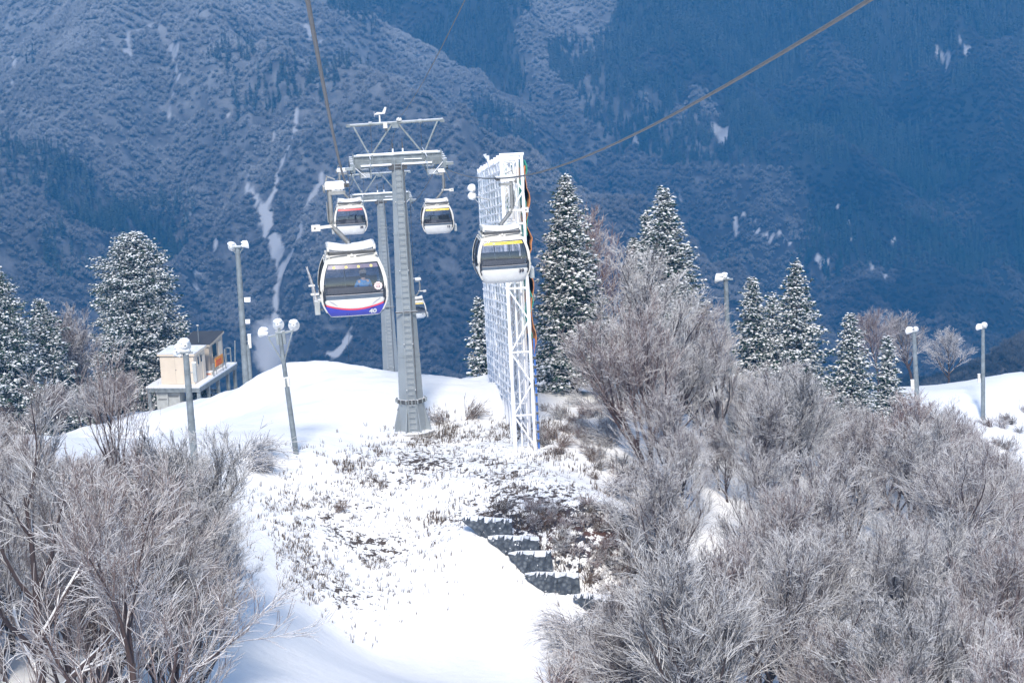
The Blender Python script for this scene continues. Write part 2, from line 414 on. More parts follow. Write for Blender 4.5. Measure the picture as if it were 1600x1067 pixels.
def mheight(x, y, full=False):
    wx = x + 40*fbm(x, y, 3, .006); wy = y + 30*fbm(x+500, y, 3, .006)
    rg = 1-2*np.abs(fbm(wx+300, wy*.4+wx*.3, 2, .011)); rg2 = 1-2*np.abs(fbm(wx+900-wy*.25, wy*.45, 2, .028))
    back = -330 + 0.62*(y-1080) + 50*(rg-.5) + 14*rg2
    back = np.where(y < 1080, -330 + 0.10*(y-1080), back)
    n = 14*fbm(wx, wy, 4, .02)
    z = back; sid = np.zeros(x.shape, int)
    for q, (S, sl) in enumerate(((S0, .62), (S1, .70), (S2, .68), (S3, .5))):
        s = spur(x, y, S, sl); far = np.clip((spur(x, y, S, 0.0) - s)/50, 0, 1)
        zz = s + far*(22*(rg2-.8) + n - 5); sid = np.where(zz > z, q+1, sid); z = np.maximum(z, zz)
    z = z + 2.5*fbm(x, y, 3, .07)
    return (z, sid) if full else z
mx = np.concatenate([np.arange(-760, -330, 6.), np.arange(-330, 331, 2.4), np.arange(336, 761, 6.)]); my = np.concatenate([np.arange(330, 840, 6.), np.arange(840, 1400, 2.4), np.arange(1400, 1900, 5.)])
MX, MY = np.meshgrid(mx, my); MZ = mheight(MX, MY)
def mhit(px, py):
    d = P(px, py, 1.0); D = np.arange(500, 1850, 1.5); g = mheight(D*d.x, D); k = np.where(D*d.z < g)[0]
    return Vector((D[k[0]]*d.x, D[k[0]])) if len(k) else None
GULLIES = [([(392,262),(385,290),(405,330),(420,375),(430,400),(436,440),(432,480),(420,540)], 7),([(468,165),(455,215),(440,255),(428,300),(415,340),(418,370)], 6),
           ([(505,285),(480,330),(470,365),(455,400),(440,430)], 7),([(418,330),(428,352),(420,362)], 6),([(430,370),(438,400)], 12),([(420,545),(440,560)], 28),
           ([(545,525),(515,560)], 8),([(20,90),(22,110),(14,135)], 5),([(155,30),(160,80),(180,95)], 4),([(295,335),(295,345)],5),([(313,422),(306,442)],4),
           ([(205,100),(200,55),(240,40)], 8),([(265,75),(275,90)], 9),([(480,40),(485,65)], 9),([(1160,342),(1178,352)], 5),([(1175,365),(1205,378)], 4),([(1215,370),(1235,382)], 4),([(1245,362),(1252,388)], 3),
           ([(1148,355),(1150,375)], 7),([(1272,398),(1292,420)], 6),([(1360,412),(1382,432)], 7),([(1325,350),(1332,372)], 4),([(1310,320),(1310,325)], 4),([(1395,375),(1393,390)], 3),([(1065,318),(1066,324)], 5),
           ([(1465,75),(1480,90),(1482,100)], 8),([(1500,70),(1515,78)], 6),([(990,220),(996,226)], 6),([(1120,200),(1130,215)], 14),([(385,370),(387,385)], 5),([(335,375),(337,388)], 4),([(500,60),(500,70)],4),
           ([(268,110),(280,120)],5),([(272,140),(268,175)],4),([(430,210),(428,225)],5),([(360,170),(350,200)],4)]
GP = []
for g, wd in GULLIES:
    q = [mhit(*p) for p in g]; q = [p for p in q if p is not None]
    for a, b in zip(q[:-1], q[1:]):
        if (b-a).length < 160: GP.append((a, b, wd*(.19 if wd < 10 else .22)))
def gully(x, y):
    r = np.zeros(x.shape)
    jx = x + 2.2*fbm(x, y, 3, .09); jy = y + 4*fbm(x+70, y, 3, .06)
    for a, b, wd in GP:
        d = b-a; L2 = max(d.length_squared, 1); t = np.clip(((jx-a.x)*d.x+(jy-a.y)*d.y)/L2, 0, 1)
        k = np.hypot(jx-(a.x+t*d.x), (jy-(a.y+t*d.y))*.7)
        r = np.maximum(r, np.clip(1.5-k/wd, 0, 1))
    return r
GU = gully(MX, MY)
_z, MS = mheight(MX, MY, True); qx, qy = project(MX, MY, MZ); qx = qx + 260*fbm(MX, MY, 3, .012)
FW = ((MS == 0) & (qx > 380) & (qx < 860)) | (((MS == 0) | (MS == 3)) & (qx > 930 + 1.1*qy)); FW = blur(FW.astype(float), 14)  # fir ground, and right of the crest shade painted into the ground colour
ny, nx = MX.shape; idx = np.arange(ny*nx).reshape(ny, nx)
Fm = np.stack([idx[:-1,:-1], idx[:-1,1:], idx[1:,1:], idx[1:,:-1]], -1).reshape(-1, 4)
def mountain_mat():
    m, t, b = newmat('wooded_slope')
    tc = N(t, 'ShaderNodeTexCoord'); V = tc.outputs['Object']
    a = N(t, 'ShaderNodeAttribute', attribute_name='gully').outputs['Fac']
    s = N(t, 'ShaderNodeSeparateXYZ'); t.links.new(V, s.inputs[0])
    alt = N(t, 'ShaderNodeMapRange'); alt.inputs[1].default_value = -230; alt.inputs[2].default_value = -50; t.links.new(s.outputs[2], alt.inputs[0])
    f = mth(t, 'ADD', noise(t, 0.09, 6, V, .65), mth(t, 'MULTIPLY', mth(t, 'SUBTRACT', alt.outputs[0], 0.5), 0.45))  # lighter uphill: snow line, with the low slopes' shade put into the colour
    dk = N(t, 'ShaderNodeAttribute', attribute_name='fir_shade').outputs['Fac']
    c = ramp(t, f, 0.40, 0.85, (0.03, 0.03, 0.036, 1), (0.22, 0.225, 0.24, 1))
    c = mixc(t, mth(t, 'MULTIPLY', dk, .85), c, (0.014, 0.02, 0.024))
    k = ramp(t, mth(t, 'ADD', a, mth(t, 'MULTIPLY', mth(t, 'SUBTRACT', noise(t, .22, 5, V, .7), .5), 1.0)), .22, .75)
    t.links.new(mixc(t, k, c, (0.34, 0.35, 0.38)), b.inputs['Base Color']); b.inputs['Roughness'].default_value = 0.9
    b.inputs['Specular IOR Level'].default_value = 0.1
    return m
me = npmesh('mountain', np.stack([MX, MY, MZ], -1).reshape(-1, 3), Fm, [mountain_mat()], True, attrs={'gully': ('POINT', GU.ravel()), 'fir_shade': ('POINT', FW.ravel())})
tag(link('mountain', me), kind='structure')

# ---- branch skeleton growth shared by all bare trees
def grow(rng, H, rk=1.0, nl=9, spread=0.55, up=0.35, lean=(0, 0), dens=1.0, multi=1, levels=4, twig=.013):
    """list of (pts (k,3), radii (k), level)"""
    out = []
    def go(p, d, L, r, lv):
        k = (7, 5, 4, 3, 2)[lv]; pts = [p]; q = p.copy(); dd = d.copy()
        for i in range(k):
            dd = dd + rng.normal(0, (.05, .085, .11, .13, .14)[lv], 3); dd[2] += up*(.0, .22, .16, .10, .05)[lv]; dd /= np.linalg.norm(dd)
            q = q + dd*L/k; pts.append(q)
        pts = np.array(pts); rad = np.maximum(r*(1-np.linspace(0, 1, k+1)*(.75 if lv else .8)), twig)
        out.append((pts, rad, lv))
        if lv >= levels: return
        nb = int(round((nl, 8*dens, 7.5*dens, 5*dens)[lv]*(1 if lv == 0 else rng.uniform(.75, 1.25))))
        for j in range(nb):
            t = (.26 if lv == 0 else .2) + (.98-(.26 if lv == 0 else .2))*(j+rng.uniform(.1, .9))/nb
            i = min(int(t*k), k-1); f = t*k-i; bp = pts[i]*(1-f)+pts[i+1]*f
            ax = pts[i+1]-pts[i]; ax /= np.linalg.norm(ax)
            s = np.cross(ax, rng.normal(0, 1, 3)); s /= np.linalg.norm(s)
            if lv == 0:
                th = j*2.4+rng.uniform(-.4, .4); s = np.array([math.cos(th), math.sin(th), 0])
            sp = spread*(1.15-.45*t) if lv == 0 else rng.uniform(.35, .68)
            nd = ax*math.cos(sp)+s*math.sin(sp); nd[2] += .08
            nd /= np.linalg.norm(nd)
            nL = (H*(.62-.34*t), L*rng.uniform(.38, .6)*(1.1-.4*t), L*rng.uniform(.4, .62), L*rng.uniform(.38, .62))[lv]
            go(bp, nd, nL, max(rad[i]*(.62, .6, .6, .7)[lv], twig), lv+1)
    for s in range(multi):
        a = rng.uniform(0, 6.28); tl = 0 if multi == 1 else rng.uniform(.1, .3)
        d = np.array([math.cos(a)*tl+lean[0], math.sin(a)*tl+lean[1], 1.]); d /= np.linalg.norm(d)
        go(np.array([.12*s, .08*s, -.4]), d, H*rng.uniform(.86, .95)/(1 if multi == 1 else 1.1), H*.014*rk, 0)
    return out
def tubes(branches, nside=3):
    Vs = []; Fs = []; o = 0
    for pts, rad, lv in branches:
        n = 6 if lv == 0 else (5 if lv == 1 else nside)
        k = len(pts); d = np.gradient(pts, axis=0); d /= np.linalg.norm(d, axis=1)[:, None]+1e-9
        a = np.cross(d, [0, 0, 1.]); ln = np.linalg.norm(a, axis=1)[:, None]
        a = np.where(ln < .05, np.array([1., 0, 0]), a/(ln+1e-9)); b = np.cross(a, d)
        th = 2*np.pi*np.arange(n)/n+np.pi/2
        ring = pts[:, None]+rad[:, None, None]*(a[:, None]*np.cos(th)[None, :, None]+b[:, None]*np.sin(th)[None, :, None])
        Vs.append(ring.reshape(-1, 3)); i = np.arange(k-1)[:, None]*n; j = np.arange(n)[None]; q = (j+1) % n
        Fs.append(np.stack([i+j, i+q, i+n+q, i+n+j], -1).reshape(-1, 4)+o); o += k*n
    return np.concatenate(Vs), np.concatenate(Fs)
def bare_meshes(seed, H, mt, **kw):
    rng = np.random.RandomState(seed); br = grow(rng, H, **kw)
    a = tubes([b if b[2] == 0 else (b[0], b[1]*1.15, 1) for b in br if b[2] <= 1]); c = tubes([b for b in br if b[2] > 1])
    return npmesh('trunk', *a, [M['bark']]), npmesh('crown', *c, [M[mt]])

# ---- distant woods: thousands of crowns nobody could count, scattered by geometry nodes
def far_mat(name, c0, c1, rime_light, lo=-210, hi=-60):
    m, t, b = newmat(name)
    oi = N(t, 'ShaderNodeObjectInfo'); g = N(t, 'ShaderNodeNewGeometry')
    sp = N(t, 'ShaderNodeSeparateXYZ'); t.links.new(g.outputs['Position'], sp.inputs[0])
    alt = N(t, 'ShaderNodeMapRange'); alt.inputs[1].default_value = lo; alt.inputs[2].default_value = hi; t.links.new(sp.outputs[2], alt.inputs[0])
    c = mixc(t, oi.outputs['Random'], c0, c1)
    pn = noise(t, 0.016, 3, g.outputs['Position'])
    rim = mth(t, 'MULTIPLY', mth(t, 'ADD', mth(t, 'MULTIPLY', alt.outputs[0], .55), mth(t, 'MULTIPLY', ramp(t, pn, .4, .65), .35)), rime_light)  # altitude term mixes rime with shade painted onto the low slopes
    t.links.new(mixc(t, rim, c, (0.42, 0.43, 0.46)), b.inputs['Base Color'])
    b.inputs['Roughness'].default_value = 0.9; b.inputs['Specular IOR Level'].default_value = 0.05
    return m
def far_bare(seed, mt=None):
    rng = np.random.RandomState(seed); V = []; F = []
    for i in range(130):
        th = rng.uniform(0, 6.28); el = rng.uniform(.15, 1.5); r0 = rng.uniform(.2, .6); r1 = rng.uniform(.8, 1.1)
        d = np.array([math.cos(th)*math.cos(el), math.sin(th)*math.cos(el), math.sin(el)*1.05])
        s = np.cross(d, rng.normal(0, 1, 3)); s /= np.linalg.norm(s)+1e-6
        b = np.array([0, 0, .25]); o = len(V); V += [b+d*r0*.6-s*.055, b+d*r0*.6+s*.055, b+d*r1*.75+s*.02]; F.append((o, o+1, o+2))
    return npmesh('far_crown', V, F, [mt or MF1], False)
def far_fir(seed):
    rng = np.random.RandomState(seed); V = []; F = []
    for i in range(80):
        h = rng.uniform(.05, 1) ** .9; R0 = .36*(1.05-h); th = rng.uniform(0, 6.28)
        c = np.array([0, 0, h*2.2]); d = np.array([math.cos(th), math.sin(th), -.35]); s = np.array([-math.sin(th), math.cos(th), 0])
        o = len(V); V += [c-s*.12, c+s*.12, c+d*(R0+.12)+rng.normal(0, .02, 3)]; F.append((o, o+1, o+2))
    return npmesh('far_fir', V, F, [MF2], False)
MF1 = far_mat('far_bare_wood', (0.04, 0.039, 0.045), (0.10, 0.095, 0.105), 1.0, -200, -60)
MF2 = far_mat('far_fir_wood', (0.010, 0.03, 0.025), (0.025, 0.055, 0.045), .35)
MF3 = far_mat('far_dark_wood', (0.012, 0.016, 0.02), (0.03, 0.034, 0.04), .6, -140, -10)  # darker copy of the bare wood, shade of the right slopes painted in
def wood(name, meshes, pts, scales):
    col = bpy.data.collections.new(name + '_kinds')
    for i, me_ in enumerate(meshes):
        o = bpy.data.objects.new(name + '_kind', me_); col.objects.link(o)
    me_ = bpy.data.meshes.new(name); me_.vertices.add(len(pts)); me_.vertices.foreach_set('co', np.asarray(pts, np.float32).ravel()); me_.update()
    a = me_.attributes.new('sc', 'FLOAT', 'POINT'); a.data.foreach_set('value', np.asarray(scales, np.float32))
    o = link(name, me_); tag(o, kind='stuff')
    ng = bpy.data.node_groups.new(name, 'GeometryNodeTree')
    ng.interface.new_socket('Geometry', in_out='INPUT', socket_type='NodeSocketGeometry'); ng.interface.new_socket('Geometry', in_out='OUTPUT', socket_type='NodeSocketGeometry')
    L = ng.links.new; nn = ng.nodes.new
    gi, go_ = nn('NodeGroupInput'), nn('NodeGroupOutput'); ci = nn('GeometryNodeCollectionInfo'); ci.inputs[0].default_value = col
    ci.inputs['Separate Children'].default_value = True; ci.inputs['Reset Children'].default_value = True
    ip = nn('GeometryNodeInstanceOnPoints'); ip.inputs['Pick Instance'].default_value = True
    at = nn('GeometryNodeInputNamedAttribute'); at.data_type = 'FLOAT'; at.inputs[0].default_value = 'sc'
    rv = nn('FunctionNodeRandomValue'); rv.data_type = 'FLOAT_VECTOR'; rv.inputs[0].default_value = (-.1, -.1, 0); rv.inputs[1].default_value = (.1, .1, 6.28)
    L(gi.outputs[0], ip.inputs['Points']); L(ci.outputs[0], ip.inputs['Instance']); L(at.outputs[0], ip.inputs['Scale']); L(rv.outputs[0], ip.inputs['Rotation']); L(ip.outputs[0], go_.inputs[0])
    mod = o.modifiers.new('scatter', 'NODES'); mod.node_group = ng
    return o
rw = np.random.RandomState(3)
nT = 230000; tx = rw.uniform(-430, 430, nT); ty = rw.uniform(540, 1750, nT)
tz, tsid = mheight(tx, ty, True); ppx, ppy = project(tx, ty, tz+3)
keep = (ppx > -130) & (ppx < 1730) & (ppy > -130) & (ppy < 800)
keep &= gully(tx, ty) < .2+.3*rw.rand(len(tx))
tx, ty, tz, tsid = tx[keep], ty[keep], tz[keep], tsid[keep]
fir = (fbm(tx+50, ty, 3, .013) > .30+.2*rw.rand(len(tx)))
sp_, ppy2 = project(tx, ty, tz); sp_ = sp_ + 260*fbm(tx, ty, 3, .012); inS2 = (sp_ > 950) & (ppy2 < 260); fir |= inS2 & (fbm(tx+90, ty, 3, .02) > -.05)
fir |= (tsid == 0) & (sp_ > 380) & (sp_ < 860) & (fbm(tx+20, ty, 3, .02) > -.4); fir |= (tsid == 0) & (sp_ > 1150) & (fbm(tx+20, ty, 3, .02) > .05)
dens = np.where(fir, .6, .7)
k2 = rw.rand(len(tx)) < dens; tx, ty, tz, fir, tsid = tx[k2], ty[k2], tz[k2], fir[k2], tsid[k2]; px_, py_ = project(tx, ty, tz); px_ = px_ + 260*fbm(tx, ty, 3, .012)
lit = (tsid == 1) | (tsid == 2) | (((tsid == 3) | (tsid == 0)) & (px_ < 930+1.1*py_) & (px_ > 860)) | ((tsid == 0) & (px_ < 380))  # bare trees outside this mask get the wood with painted shade
sc = rw.uniform(.75, 1.35, len(tx))
pts = np.stack([tx, ty, tz-.5], -1)
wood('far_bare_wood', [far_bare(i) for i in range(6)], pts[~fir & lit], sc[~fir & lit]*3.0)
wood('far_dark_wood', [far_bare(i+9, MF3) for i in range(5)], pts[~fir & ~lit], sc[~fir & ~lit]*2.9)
wood('far_fir_wood', [far_fir(i) for i in range(4)], pts[fir], sc[fir]*3.6)
print('far trees', (~fir).sum(), fir.sum())

# ------------------------------------------------------------------ haze
hb = MB(); M['haze'] = bpy.data.materials.new('haze'); M['haze'].use_nodes = True; t = M['haze'].node_tree; t.nodes.clear()
out = N(t, 'ShaderNodeOutputMaterial'); pv = N(t, 'ShaderNodeVolumePrincipled')
pv.inputs['Color'].default_value = (0.08, 0.44, 1.0, 1); pv.inputs['Density'].default_value = 0.00036; pv.inputs['Anisotropy'].default_value = 0.0
t.links.new(pv.outputs[0], out.inputs['Volume'])
zt = float(MZ.max())+20; zb = float(min(MZ.min(), GZ.min()))-2
hb.box((0, 920, (zt+zb)/2), (1640, 2060, zt-zb), 'haze'); tag(hb.build('haze'), kind='stuff')
# ------------------------------------------------------------------ line geometry: lanes run straight down the mountain
U = Vector((-0.0825, 1, 0)).normalized(); RX = Vector((U.y, -U.x, 0))     # along the line / across it to the right
LYAW = math.atan2(-U.x, U.y)
T1 = P(645, 668, 121); T1.z = gz(T1.x, T1.y) + 0.05
T2 = P(611, 585, 187); T2.z = gz(T2.x, T2.y) - .3
def lane(D, off): return T1 + U*(D-121) + RX*off
TOPZ1 = P(616, 250, 121).z; H1 = TOPZ1 - T1.z
TOPZ2 = P(598, 308, 187).z; H2 = TOPZ2 - T2.z
print('tower heights', H1, H2, 'bases', T1, T2)
GA = 2.55

def make_tower(label, H):
    t = empty('ropeway_tower', (0,0,0), 0, label, 'lift tower', 'lift towers of the ropeway')
    m = MB(); s8 = [(math.cos(R(22.5+45*i)), math.sin(R(22.5+45*i))) for i in range(8)]
    def col(m, secs, mt):
        vs = []; fs = []
        for z, r in secs: vs += [(r*a, r*b, z) for a, b in s8]
        for i in range(len(secs)-1):
            for j in range(8): q = (j+1) % 8; fs.append((i*8+j, i*8+q, (i+1)*8+q, (i+1)*8+j))
        fs.append(tuple(range(8))[::-1]); fs.append(tuple(range(len(vs)-8, len(vs)))); m.add(vs, fs, mt)
    col(m, [(-1.5,.80),(.0,.80),(1.7,.76),(1.72,.72),(H-.35,.36)], 'mast')
    for z in (H*.28, H*.5, H*.73): col(m, [(z, .76-.40*z/H+.03),(z+.05, .76-.40*z/H+.03)], 'mast')
    m.build('mast', t)
    b = MB(); col(b, [(1.62,.80),(1.66,.84),(1.80,.84),(1.84,.80)], 'steel_dark')
    for i in range(16): a = 6.283*i/16; b.box((.85*math.cos(a), .85*math.sin(a), 1.73), (.06,.06,.22), 'steel')
    b.build('flange', t)
    b = MB()
    for i in range(8):
        a = R(45*i+22.5); c, s = math.cos(a), math.sin(a)
        b.add([(c*.72-s*.03, s*.72+c*.03, 1.5),(c*1.12-s*.03, s*1.12+c*.03, 0),(c*.72-s*.03, s*.72+c*.03, 0),(c*.72+s*.03, s*.72-c*.03, 1.5),(c*1.12+s*.03, s*1.12-c*.03, 0),(c*.72+s*.03, s*.72-c*.03, 0)],
              [(0,1,2),(5,4,3),(0,3,4,1),(0,2,5,3)], 'mast')
    b.build('base_gusset', t)
    b = MB(); col(b, [(-1.6,1.3),(.03,1.3),(.06,1.22)], 'conc'); b.build('foundation', t)
    b = MB(); n = int(H/.32)
    ya = lambda z: -(.74-.36*z/H+.16)
    for sx in (-.19, .19): b.bar((sx, ya(0), .1), (sx, ya(H)-.0, H+.2), .035, 'mast')
    for i in range(n): z = .3+i*.32; b.bar((-.19, ya(z), z), (.19, ya(z), z), .025, 'steel')
    for z in (2.4, H*.33, H*.6, H*.85):
        for sx in (-.24, .24): b.bar((sx, ya(z), z), (sx, ya(z)+.22, z), .05, 'steel')
    b.build('ladder', t)
    b = MB()
    for sx in (.29,): b.bar((sx, ya(2)+.1, 2), (sx, ya(H)+.06, H-.2), .04, 'steel_dark')
    for z in (H*.45,): b.box((0, ya(z)+.05, z), (1.2, .08, .08), 'steel_dark')
    b.build('cable_conduit', t)
    # crossarm: a box girder between the two lanes with end plates
    b = MB(); L = 2.35
    b.box((0, 0, H), (2*L, .55, .56), 'steel_clean'); b.box((0, 0, H+.31), (2*L+.1, .75, .06), 'steel'); b.box((0, 0, H-.305), (2*L, .68, .05), 'steel_clean')
    for x in (-1.9,-.8,.8,1.9): b.box((x, -.29, H), (.03,.06,.54), 'steel')
    b.box((0,-.285,H+.05),(2*L-.2,.02,.03),'steel')
    for x in (-1.35, 1.35): b.box((x, -.02, H), (.06, .82, .78), 'steel_clean')
    for x in (-2.38, 2.38): b.box((x, 0, H), (.07, .9, .85), 'steel_clean')
    b.box((0, 0, H-.35), (1.0, .7, .3), 'steel_dark')
    b.build('crossarm', t)
    b = MB()
    for x in (-1.1, 1.1): b.tube([(x-.9, -.4, H-.2),(x+.75, -.42, H-.2)], .06, 'snow', 6)
    b.tube([(-2.2, -.3, H+.38),(-.3, -.3, H+.35),(.4,-.3,H+.38),(2.2, -.3, H+.37)], [.05,.09,.07,.06], 'snow', 8)
    b.tube([(.35, -.33, H+.05),(1.4, -.33, H+.02)], .03, 'snow', 6)
    b.build('snow_ridge', t)
    # gantry above: two V frames carrying a long tube
    g = MB(); zt = H+2.0
    g.tube([(-2.6, 0, zt-.03),(2.6, 0, zt+.03)], .085, 'steel', 10); g.build('gantry_beam', t)
    g = MB()
    for sx in (-1, 1):
        g.tube([(sx*2.3, 0, zt),(sx*1.45, -.1, H+.25)], .055, 'steel', 6); g.tube([(sx*.12, 0, zt),(sx*1.42, .1, H+.25)], .06, 'steel', 6)
        g.tube([(sx*1.35, -.3, zt),(sx*1.35, -.3, H+.25)], .012, 'steel_dark', 4)
    g.build('gantry_strut', t)
    for x in (-1.35, 1.35): g = MB(); g.tube([(x-.09, 0, zt),(x+.09, 0, zt)], .125, 'steel', 8); g.build('gantry_clamp', t)
    for x in (-2.55, 2.55): g = MB(); g.box((x, 0, zt-.03), (.22, .2, .16), 'steel_clean'); g.build('gantry_end_cap', t)
    g = MB(); g.box((0, -.02, zt-.12), (.35, .2, .3), 'steel_clean'); g.build('gantry_plate', t)
    for x in (-.22, .32):
        r = MB(); r.tube([(x, -.1, H+.25),(x, -.1, H+.62)], .05, 'rime', 6); r.tube([(x, -.1, H+.6),(x-.02, -.1, H+1.15)], [.045, .012], 'steel_dark', 6); r.build('lightning_rod', t)
    # sheave trains and their catwalks, slung along both lanes
    for sx in (-1, 1):
        s_ = MB(); x = sx*GA
        s_.box((x-sx*.10, 0, H-.12), (.10, 4.6, .26), 'steel')
        for k in range(10):
            y = -2.1+k*.466
            q = Matrix.Rotation(R(90), 3, 'Y'); s_.lathe([(.0,-.05),(.17,-.05),(.2,-.04),(.2,.04),(.17,.05),(.0,.05)], 'steel_dark', 12, (x, y, H-.22), q)
        for y in (-1.6, -.5, .5, 1.6): s_.box((x-sx*.05, y, H+.02), (.16, .35, .2), 'steel')
        s_.build('sheave_train', t)
        c = MB(); xo = x-sx*.75
        for k in range(14): c.box((xo, -2.2+k*.34, H-.62), (.5, .16, .035), 'steel')
        for e in (-.27, .27): c.bar((xo+e, -2.4, H-.65), (xo+e, 2.4, H-.65), .06, 'steel_clean')
        for y in (-2.2, 0, 2.2):
            c.bar((xo-sx*.3, y, H-.65), (xo-sx*.3, y, H+.35), .04, 'steel')
            c.bar((xo, y*.9, H-.65), (x-sx*.1, y*.5, H-.1), .05, 'steel')
        c.bar((xo-sx*.3, -2.3, H+.33), (xo-sx*.3, 2.3, H+.33), .04, 'steel'); c.bar((xo-sx*.3, -2.3, H-.1), (xo-sx*.3, 2.3, H-.1), .03, 'steel')
        c.build('catwalk', t)
        e = MB(); e.box((x-sx*.1, -2.35, H-.1), (.24, .12, .4), 'steel_clean'); e.box((x+sx*.12, -2.45, H-.08), (.42, .14, .16), 'steel'); 
        e.tube([(x-sx*.2, -2.4, H-.25),(x+sx*.05, -2.45, H-.9),(x+sx*.1,-2.2,H-1.0)], .03, 'steel_clean', 5); e.build('rope_catcher', t)
    return t
tw = make_tower('tall grey tapered lift tower with a ladder, standing on snow in front of the crest', H1)
tw.location = T1; tw.rotation_euler = (0, 0, LYAW)
a = empty('wind_vane', (-.82, 0, H1+2.08)); a.parent = tw
b = MB(); b.tube([(0,0,0),(0,0,.38)], [.05,.04], 'white', 8); b.tube([(-.26,0,.42),(-.1,0,.47),(.28,0,.46)], [.03,.075,.03], 'white', 8)
b.add([(.12,-.01,.45),(.30,-.01,.45),(.40,-.01,.78),(.30,-.01,.80),(.12,.02,.45),(.30,.02,.45),(.40,.02,.78),(.30,.02,.80)], [(0,1,2,3),(7,6,5,4),(0,4,5,1),(1,5,6,2),(2,6,7,3),(3,7,4,0)], 'white')
for k in range(4):
    q = Matrix.Rotation(R(90*k+20), 3, 'X'); b.box(Vector((-.28,0,.43))+q @ Vector((0,0,.08)), (.015,.05,.16), 'white', q)
b.build('vane_body', a)
b = MB(); b.lathe([(0,-.08),(.14,-.08),(.16,0),(.12,.09),(0,.12)], 'white', 14, (.22,0,H1+2.16)); b.build('beacon', tw)
b = MB(); b.box((-.55,-.14,H1+1.9), (.22,.16,.3), 'offwhite'); b.tube([(-.5,-.15,H1+1.75),(-.5,-.2,H1+1.62)], .04, 'steel_dark', 6); b.build('sensor_box', tw)
tw2 = make_tower('farther grey lift tower whose foot stands just past the snow crest', H2)
tw2.location = T2; tw2.rotation_euler = (0, 0, LYAW)
b = MB(); b.box((0,0,0), (1.1,1.1,1.0), 'conc'); b.box((0,0,.53), (1.14,1.14,.14), 'snow')
c = b.build('concrete_block'); q = P(596, 603, 184); c.location = (q.x-.1, q.y, max(gz(q.x,q.y), q.z)); tag(c, 'small snow capped concrete block at the foot of the farther lift tower', 'block')

# ------------------------------------------------------------------ cabins
PROF = [(0,.70,.62),(.03,.77,.72),(.16,.86,.84),(.36,.96,.93),(.56,1.03,.98),(.80,1.045,1.0),(1.0,1.04,.99),(1.25,1.01,.96),(1.5,.95,.90),(1.72,.86,.82),(1.84,.80,.74),(1.90,.70,.66)]
def prof(z):
    zs = [p[0] for p in PROF]; return float(np.interp(z, zs, [p[1] for p in PROF])), float(np.interp(z, zs, [p[2] for p in PROF]))
def shell_pt(u, z, off=0.0):
    """u in (-1,1) across the front face (towards -Y)"""
    wx, wy = prof(z); x = u*wx
    y = -(wy*(1-0.10*abs(u)**2.5)) - off
    return (x, y, z)
def front_patch(m, u0, u1, z0, z1, mt, off=.006, nu=12, nz=8, zf0=None, zf1=None, back=False):
    """a panel lying on the curved end wall, with its edges turned in so it has thickness; zf are z(u) overrides"""
    vs = []; fs = []
    for i in range(nz+1):
        for j in range(nu+1):
            u = u0+(u1-u0)*j/nu; a = zf0(u) if zf0 else z0; b_ = zf1(u) if zf1 else z1
            v = shell_pt(u, a+(b_-a)*i/nz, off)
            vs.append((v[0], -v[1] if back else v[1], v[2]))
    w_ = nu+1
    for i in range(nz):
        for j in range(nu): f = (i*w_+j, i*w_+j+1, (i+1)*w_+j+1, (i+1)*w_+j); fs.append(f[::-1] if back else f)
    m.add(vs, fs, mt, True)
def side_ring(z, n=9, sc=1.0):
    """closed outline at height z: front arc, sides, back arc"""
    wx, wy = prof(z); wx *= sc; wy *= sc; pts = []
    us = [-1+2*j/n for j in range(n+1)]
    fr = [(u*wx, -(wy*(1-0.10*abs(u)**2.5))) for u in us]
    bk = [(-x, -y) for x, y in fr]
    return [(x, y, z) for x, y in fr+bk]
def loft(m, zs, mt, sc=1.0, skip=None, smooth=True, cap=True):
    rings = [side_ring(z, sc=sc) for z in zs]; n = len(rings[0]); vs = sum(rings, []); fs = []
    for i in range(len(zs)-1):
        for j in range(n):
            if skip and skip(j, i): continue
            q = (j+1) % n; fs.append((i*n+j, i*n+q, (i+1)*n+q, (i+1)*n+j))
    if cap: fs.append(tuple(range(n))[::-1]); fs.append(tuple(range((len(zs)-1)*n, len(zs)*n)))
    m.add(vs, fs, mt, smooth)
def text_on(parent, name, s, size, u, z, mt, off=.012):
    c = bpy.data.curves.new(name, 'FONT'); c.body = s; c.size = size; c.extrude = .003; c.align_x = 'CENTER'; c.align_y = 'CENTER'
    c.offset = .009
    c.materials.append(M[mt]); tmp = bpy.data.objects.new('tmp', c); SC.collection.objects.link(tmp); bpy.context.view_layer.update()
    me = bpy.data.meshes.new_from_object(tmp.evaluated_get(bpy.context.evaluated_depsgraph_get())); bpy.data.objects.remove(tmp); me.materials.clear(); me.materials.append(M[mt])
    o = link(name, me, parent)
    a = Vector(shell_pt(u, z-.05)); b_ = Vector(shell_pt(u, z+.05)); lean = math.atan2(b_.y-a.y, .1)
    e = .03; ux = Vector(shell_pt(u+e, z))-Vector(shell_pt(u-e, z)); yaw = math.atan2(ux.y, ux.x)
    o.matrix_local = Matrix.Translation(Vector(shell_pt(u, z, off))) @ Matrix.Rotation(yaw, 4, 'Z') @ Matrix.Rotation(R(90)-lean, 4, 'X')
    return o
